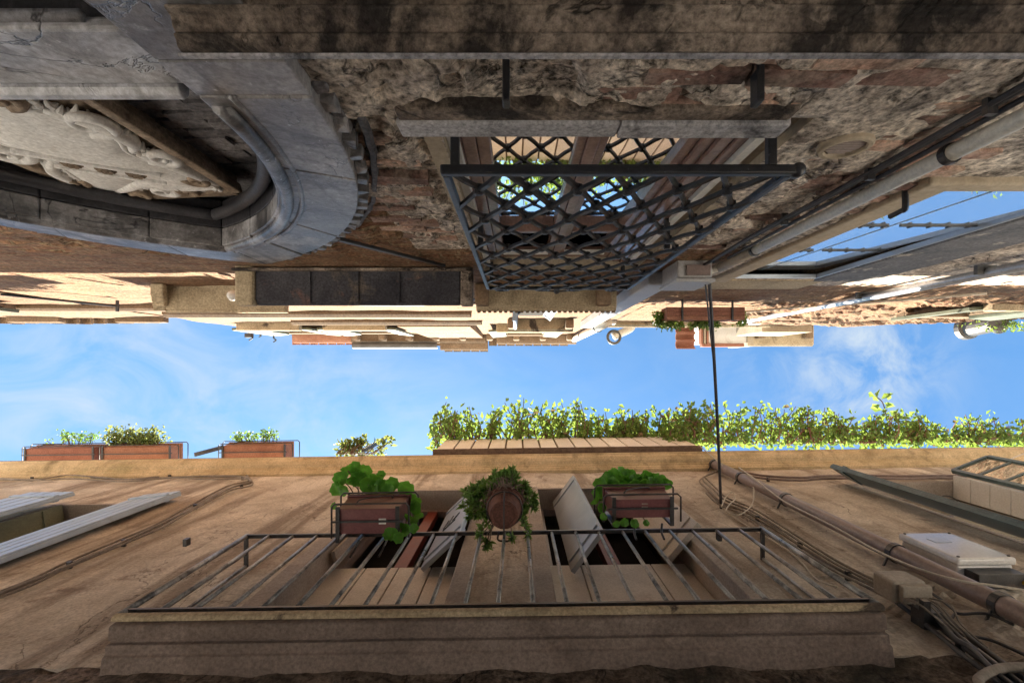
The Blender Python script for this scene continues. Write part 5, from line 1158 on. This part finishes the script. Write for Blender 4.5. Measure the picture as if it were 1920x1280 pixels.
m = MB(); m.lathe((6.76, -.66, 6.75), [(.14, 0), (.14, .4), (.175, .42), (.175, .5), (.08, .52)], 18); m.v = [(x, y * 1.0 + (z - 6.75) * .12, z) for x, y, z in m.v]; m.build('cowl', M['zinc'], t, smooth=False)
m = MB(); m.tube(spline([(6.88, -.60, 7.0), (7.0, -.54, 7.0), (7.09, -.57, 7.0), (7.12, -.68, 7.0), (7.1, -.85, 7.0)]), .04, 12); m.build('bent_pipe', M['zinc'], t, smooth=True)
random.seed(61); t = thing('wall_weed', 'small yellow green weed growing at the flue base', 'plant', (6.9, -.62, 6.7)); m = MB()
for k in range(160):
    p = Vector((random.gauss(6.95, .22), -.60 + random.uniform(-.05, .06), 6.72 + random.uniform(-.05, .15))); leaf(m, p, rv(), rv(), .06, .03)
for k in range(30): leaf(m, Vector((7.35 + random.uniform(-.1, .1), -.63 + random.uniform(-.03, .03), 6.65)), rv(), rv(), .06, .03)
o = m.build('leaves', M['leafvine'], t); o['kind'] = 'stuff'
# terracotta trough with trailing plant
fb = thing('flower_box', 'long slatted terracotta trough on the sunlit wall under the eave at right', 'flower box', (2.04, -.59, 5.2))
m = MB(); m.box(1.62, 2.46, -.66, -.522, 5.2, 5.215); m.build('trough_floor', M['terracotta'], fb)
for k in range(3): m = MB(); m.box(1.62, 2.46, -.656 + k * .046, -.616 + k * .046, 5.185, 5.1995); m.build('floor_slat', M['terracotta'], fb, bevel=.003)
m = MB(); m.box(1.62, 2.46, -.5345, -.522, 5.216, 5.4); m.box(1.62, 2.46, -.66, -.6475, 5.216, 5.4); m.box(1.62, 1.632, -.647, -.535, 5.216, 5.4); m.box(2.448, 2.46, -.647, -.535, 5.216, 5.4); m.build('trough_side', M['terracotta'], fb)
for x in (1.78, 2.32): m = MB(); m.box(x - .01, x + .01, -.76, -.515, 5.17, 5.184); m.build('bracket', M['rail'], fb)
random.seed(62); t = thing('trailing_plant', 'bright green trailing plant along the slatted terracotta trough', 'plant', (2.04, -.5, 5.3)); m = MB()
for k in range(900):
    x = random.uniform(1.55, 2.52); e = 1 if x < 1.7 or x > 2.1 else .75
    if vnoise(np.array([x * 9]), np.array([0.3]), 9)[0] < .25: continue
    leaf(m, (x, -.49 + random.gauss(0, .025) * e, 5.36 + random.uniform(-.08, .1)), rv(), rv(), .045, .028)
for k in range(150): leaf(m, (random.gauss(1.57, .02), random.uniform(-.62, -.48), 5.35 + random.uniform(-.06, .08)), rv(), rv(), .045, .028)
for k in range(110): leaf(m, (random.gauss(2.50, .03), random.uniform(-.60, -.48), 5.35 + random.uniform(-.06, .08)), rv(), rv(), .045, .028)
o = m.build('leaves', M['leafvine'], t); o['kind'] = 'stuff'
# windows, gutter and cables on the sunlit upper walls
def upper_window(x0, x1, z0, z1, par):
    m = MB()
    m.box(x0 - .12, x0, YA - .05, YA + .05, z0, z1); m.box(x1, x1 + .12, YA - .05, YA + .05, z0, z1); m.box(x0 - .12, x1 + .12, YA - .05, YA + .07, z1 + .001, z1 + .14)
    f = m.build('window_surround', M['eave'], par, bevel=.008)
    m = MB(); m.box(x0 - .16, x1 + .16, YA - .05, YA + .13, z0 - .12, z0 - .001); m.build('window_sill', M['tanslab'], f, bevel=.01)
    m = MB(); m.box(x0, x1, YA - .04, YA + .022, z0, z1); m.build('pane', M['dullglass'], f)
    for xa, xb in ((x0 - .02, x0 - .30), (x1 + .02, x1 + .30)): leaf_shutter((xa, YA + .075), (xb, YA + .10), z0, z1, .04, M['shuttergreen'], parent=f, rails=False)
for a in ((-3.0, -2.3, 7.9, 9.3), (-4.4, -3.7, 7.9, 9.3), (-.2, .5, 8.3, 9.8)): upper_window(*a, houseA)
upper_window(-6.6, -5.9, 4.4, 5.4, houseL)
upper_window(5.2, 5.9, 5.2, 6.3, houseR)
t = thing('gutter', 'metal gutter hung below the eave of the brick house', 'gutter', (-1.2, -.5, 10.4))
m = MB(); m.prof([(-.50 + .07 * math.cos(a), 10.5 + .07 * math.sin(a)) for a in [math.pi + math.pi * k / 8 for k in range(9)]] + [(-.50 + .062 * math.cos(a), 10.5 + .062 * math.sin(a)) for a in [2 * math.pi - math.pi * k / 8 for k in range(9)]], -3.6, -1.75); m.build('trough', M['zinc'], t)
cable('wall_cable', 'thin dark cables looping along the sunlit wall above the soot black ledge', [[(-3.3, -.70, 5.2), (-2.4, -.68, 5.05), (-1.4, -.69, 5.15), (-.6, -.69, 5.0), (-.3, -.70, 4.6)], [(-3.3, -.70, 5.3), (-2.2, -.69, 5.2), (-1.2, -.69, 5.25), (-.45, -.69, 5.1)]], .012, M['wire'])
# fittings on the meter box
mb_ = [o for o in D.objects if o.name.startswith('meter_box')][0]
TILT = 0.014
m = MB(); m.box(2.60, 2.70, 1.117, 1.1195, 2.98, 3.05); m.build('rating_plate', M['shuttergrey'], mb_)
for x in (2.535, 2.825):
    for z in (2.76, 3.14): m = MB(); m.lathe((x, 1.119, z), [(.008, 0), (.008, -.004), (.005, -.006)], 10, axis='y'); m.build('screw', M['zinc'], mb_)
TILT = 0.0
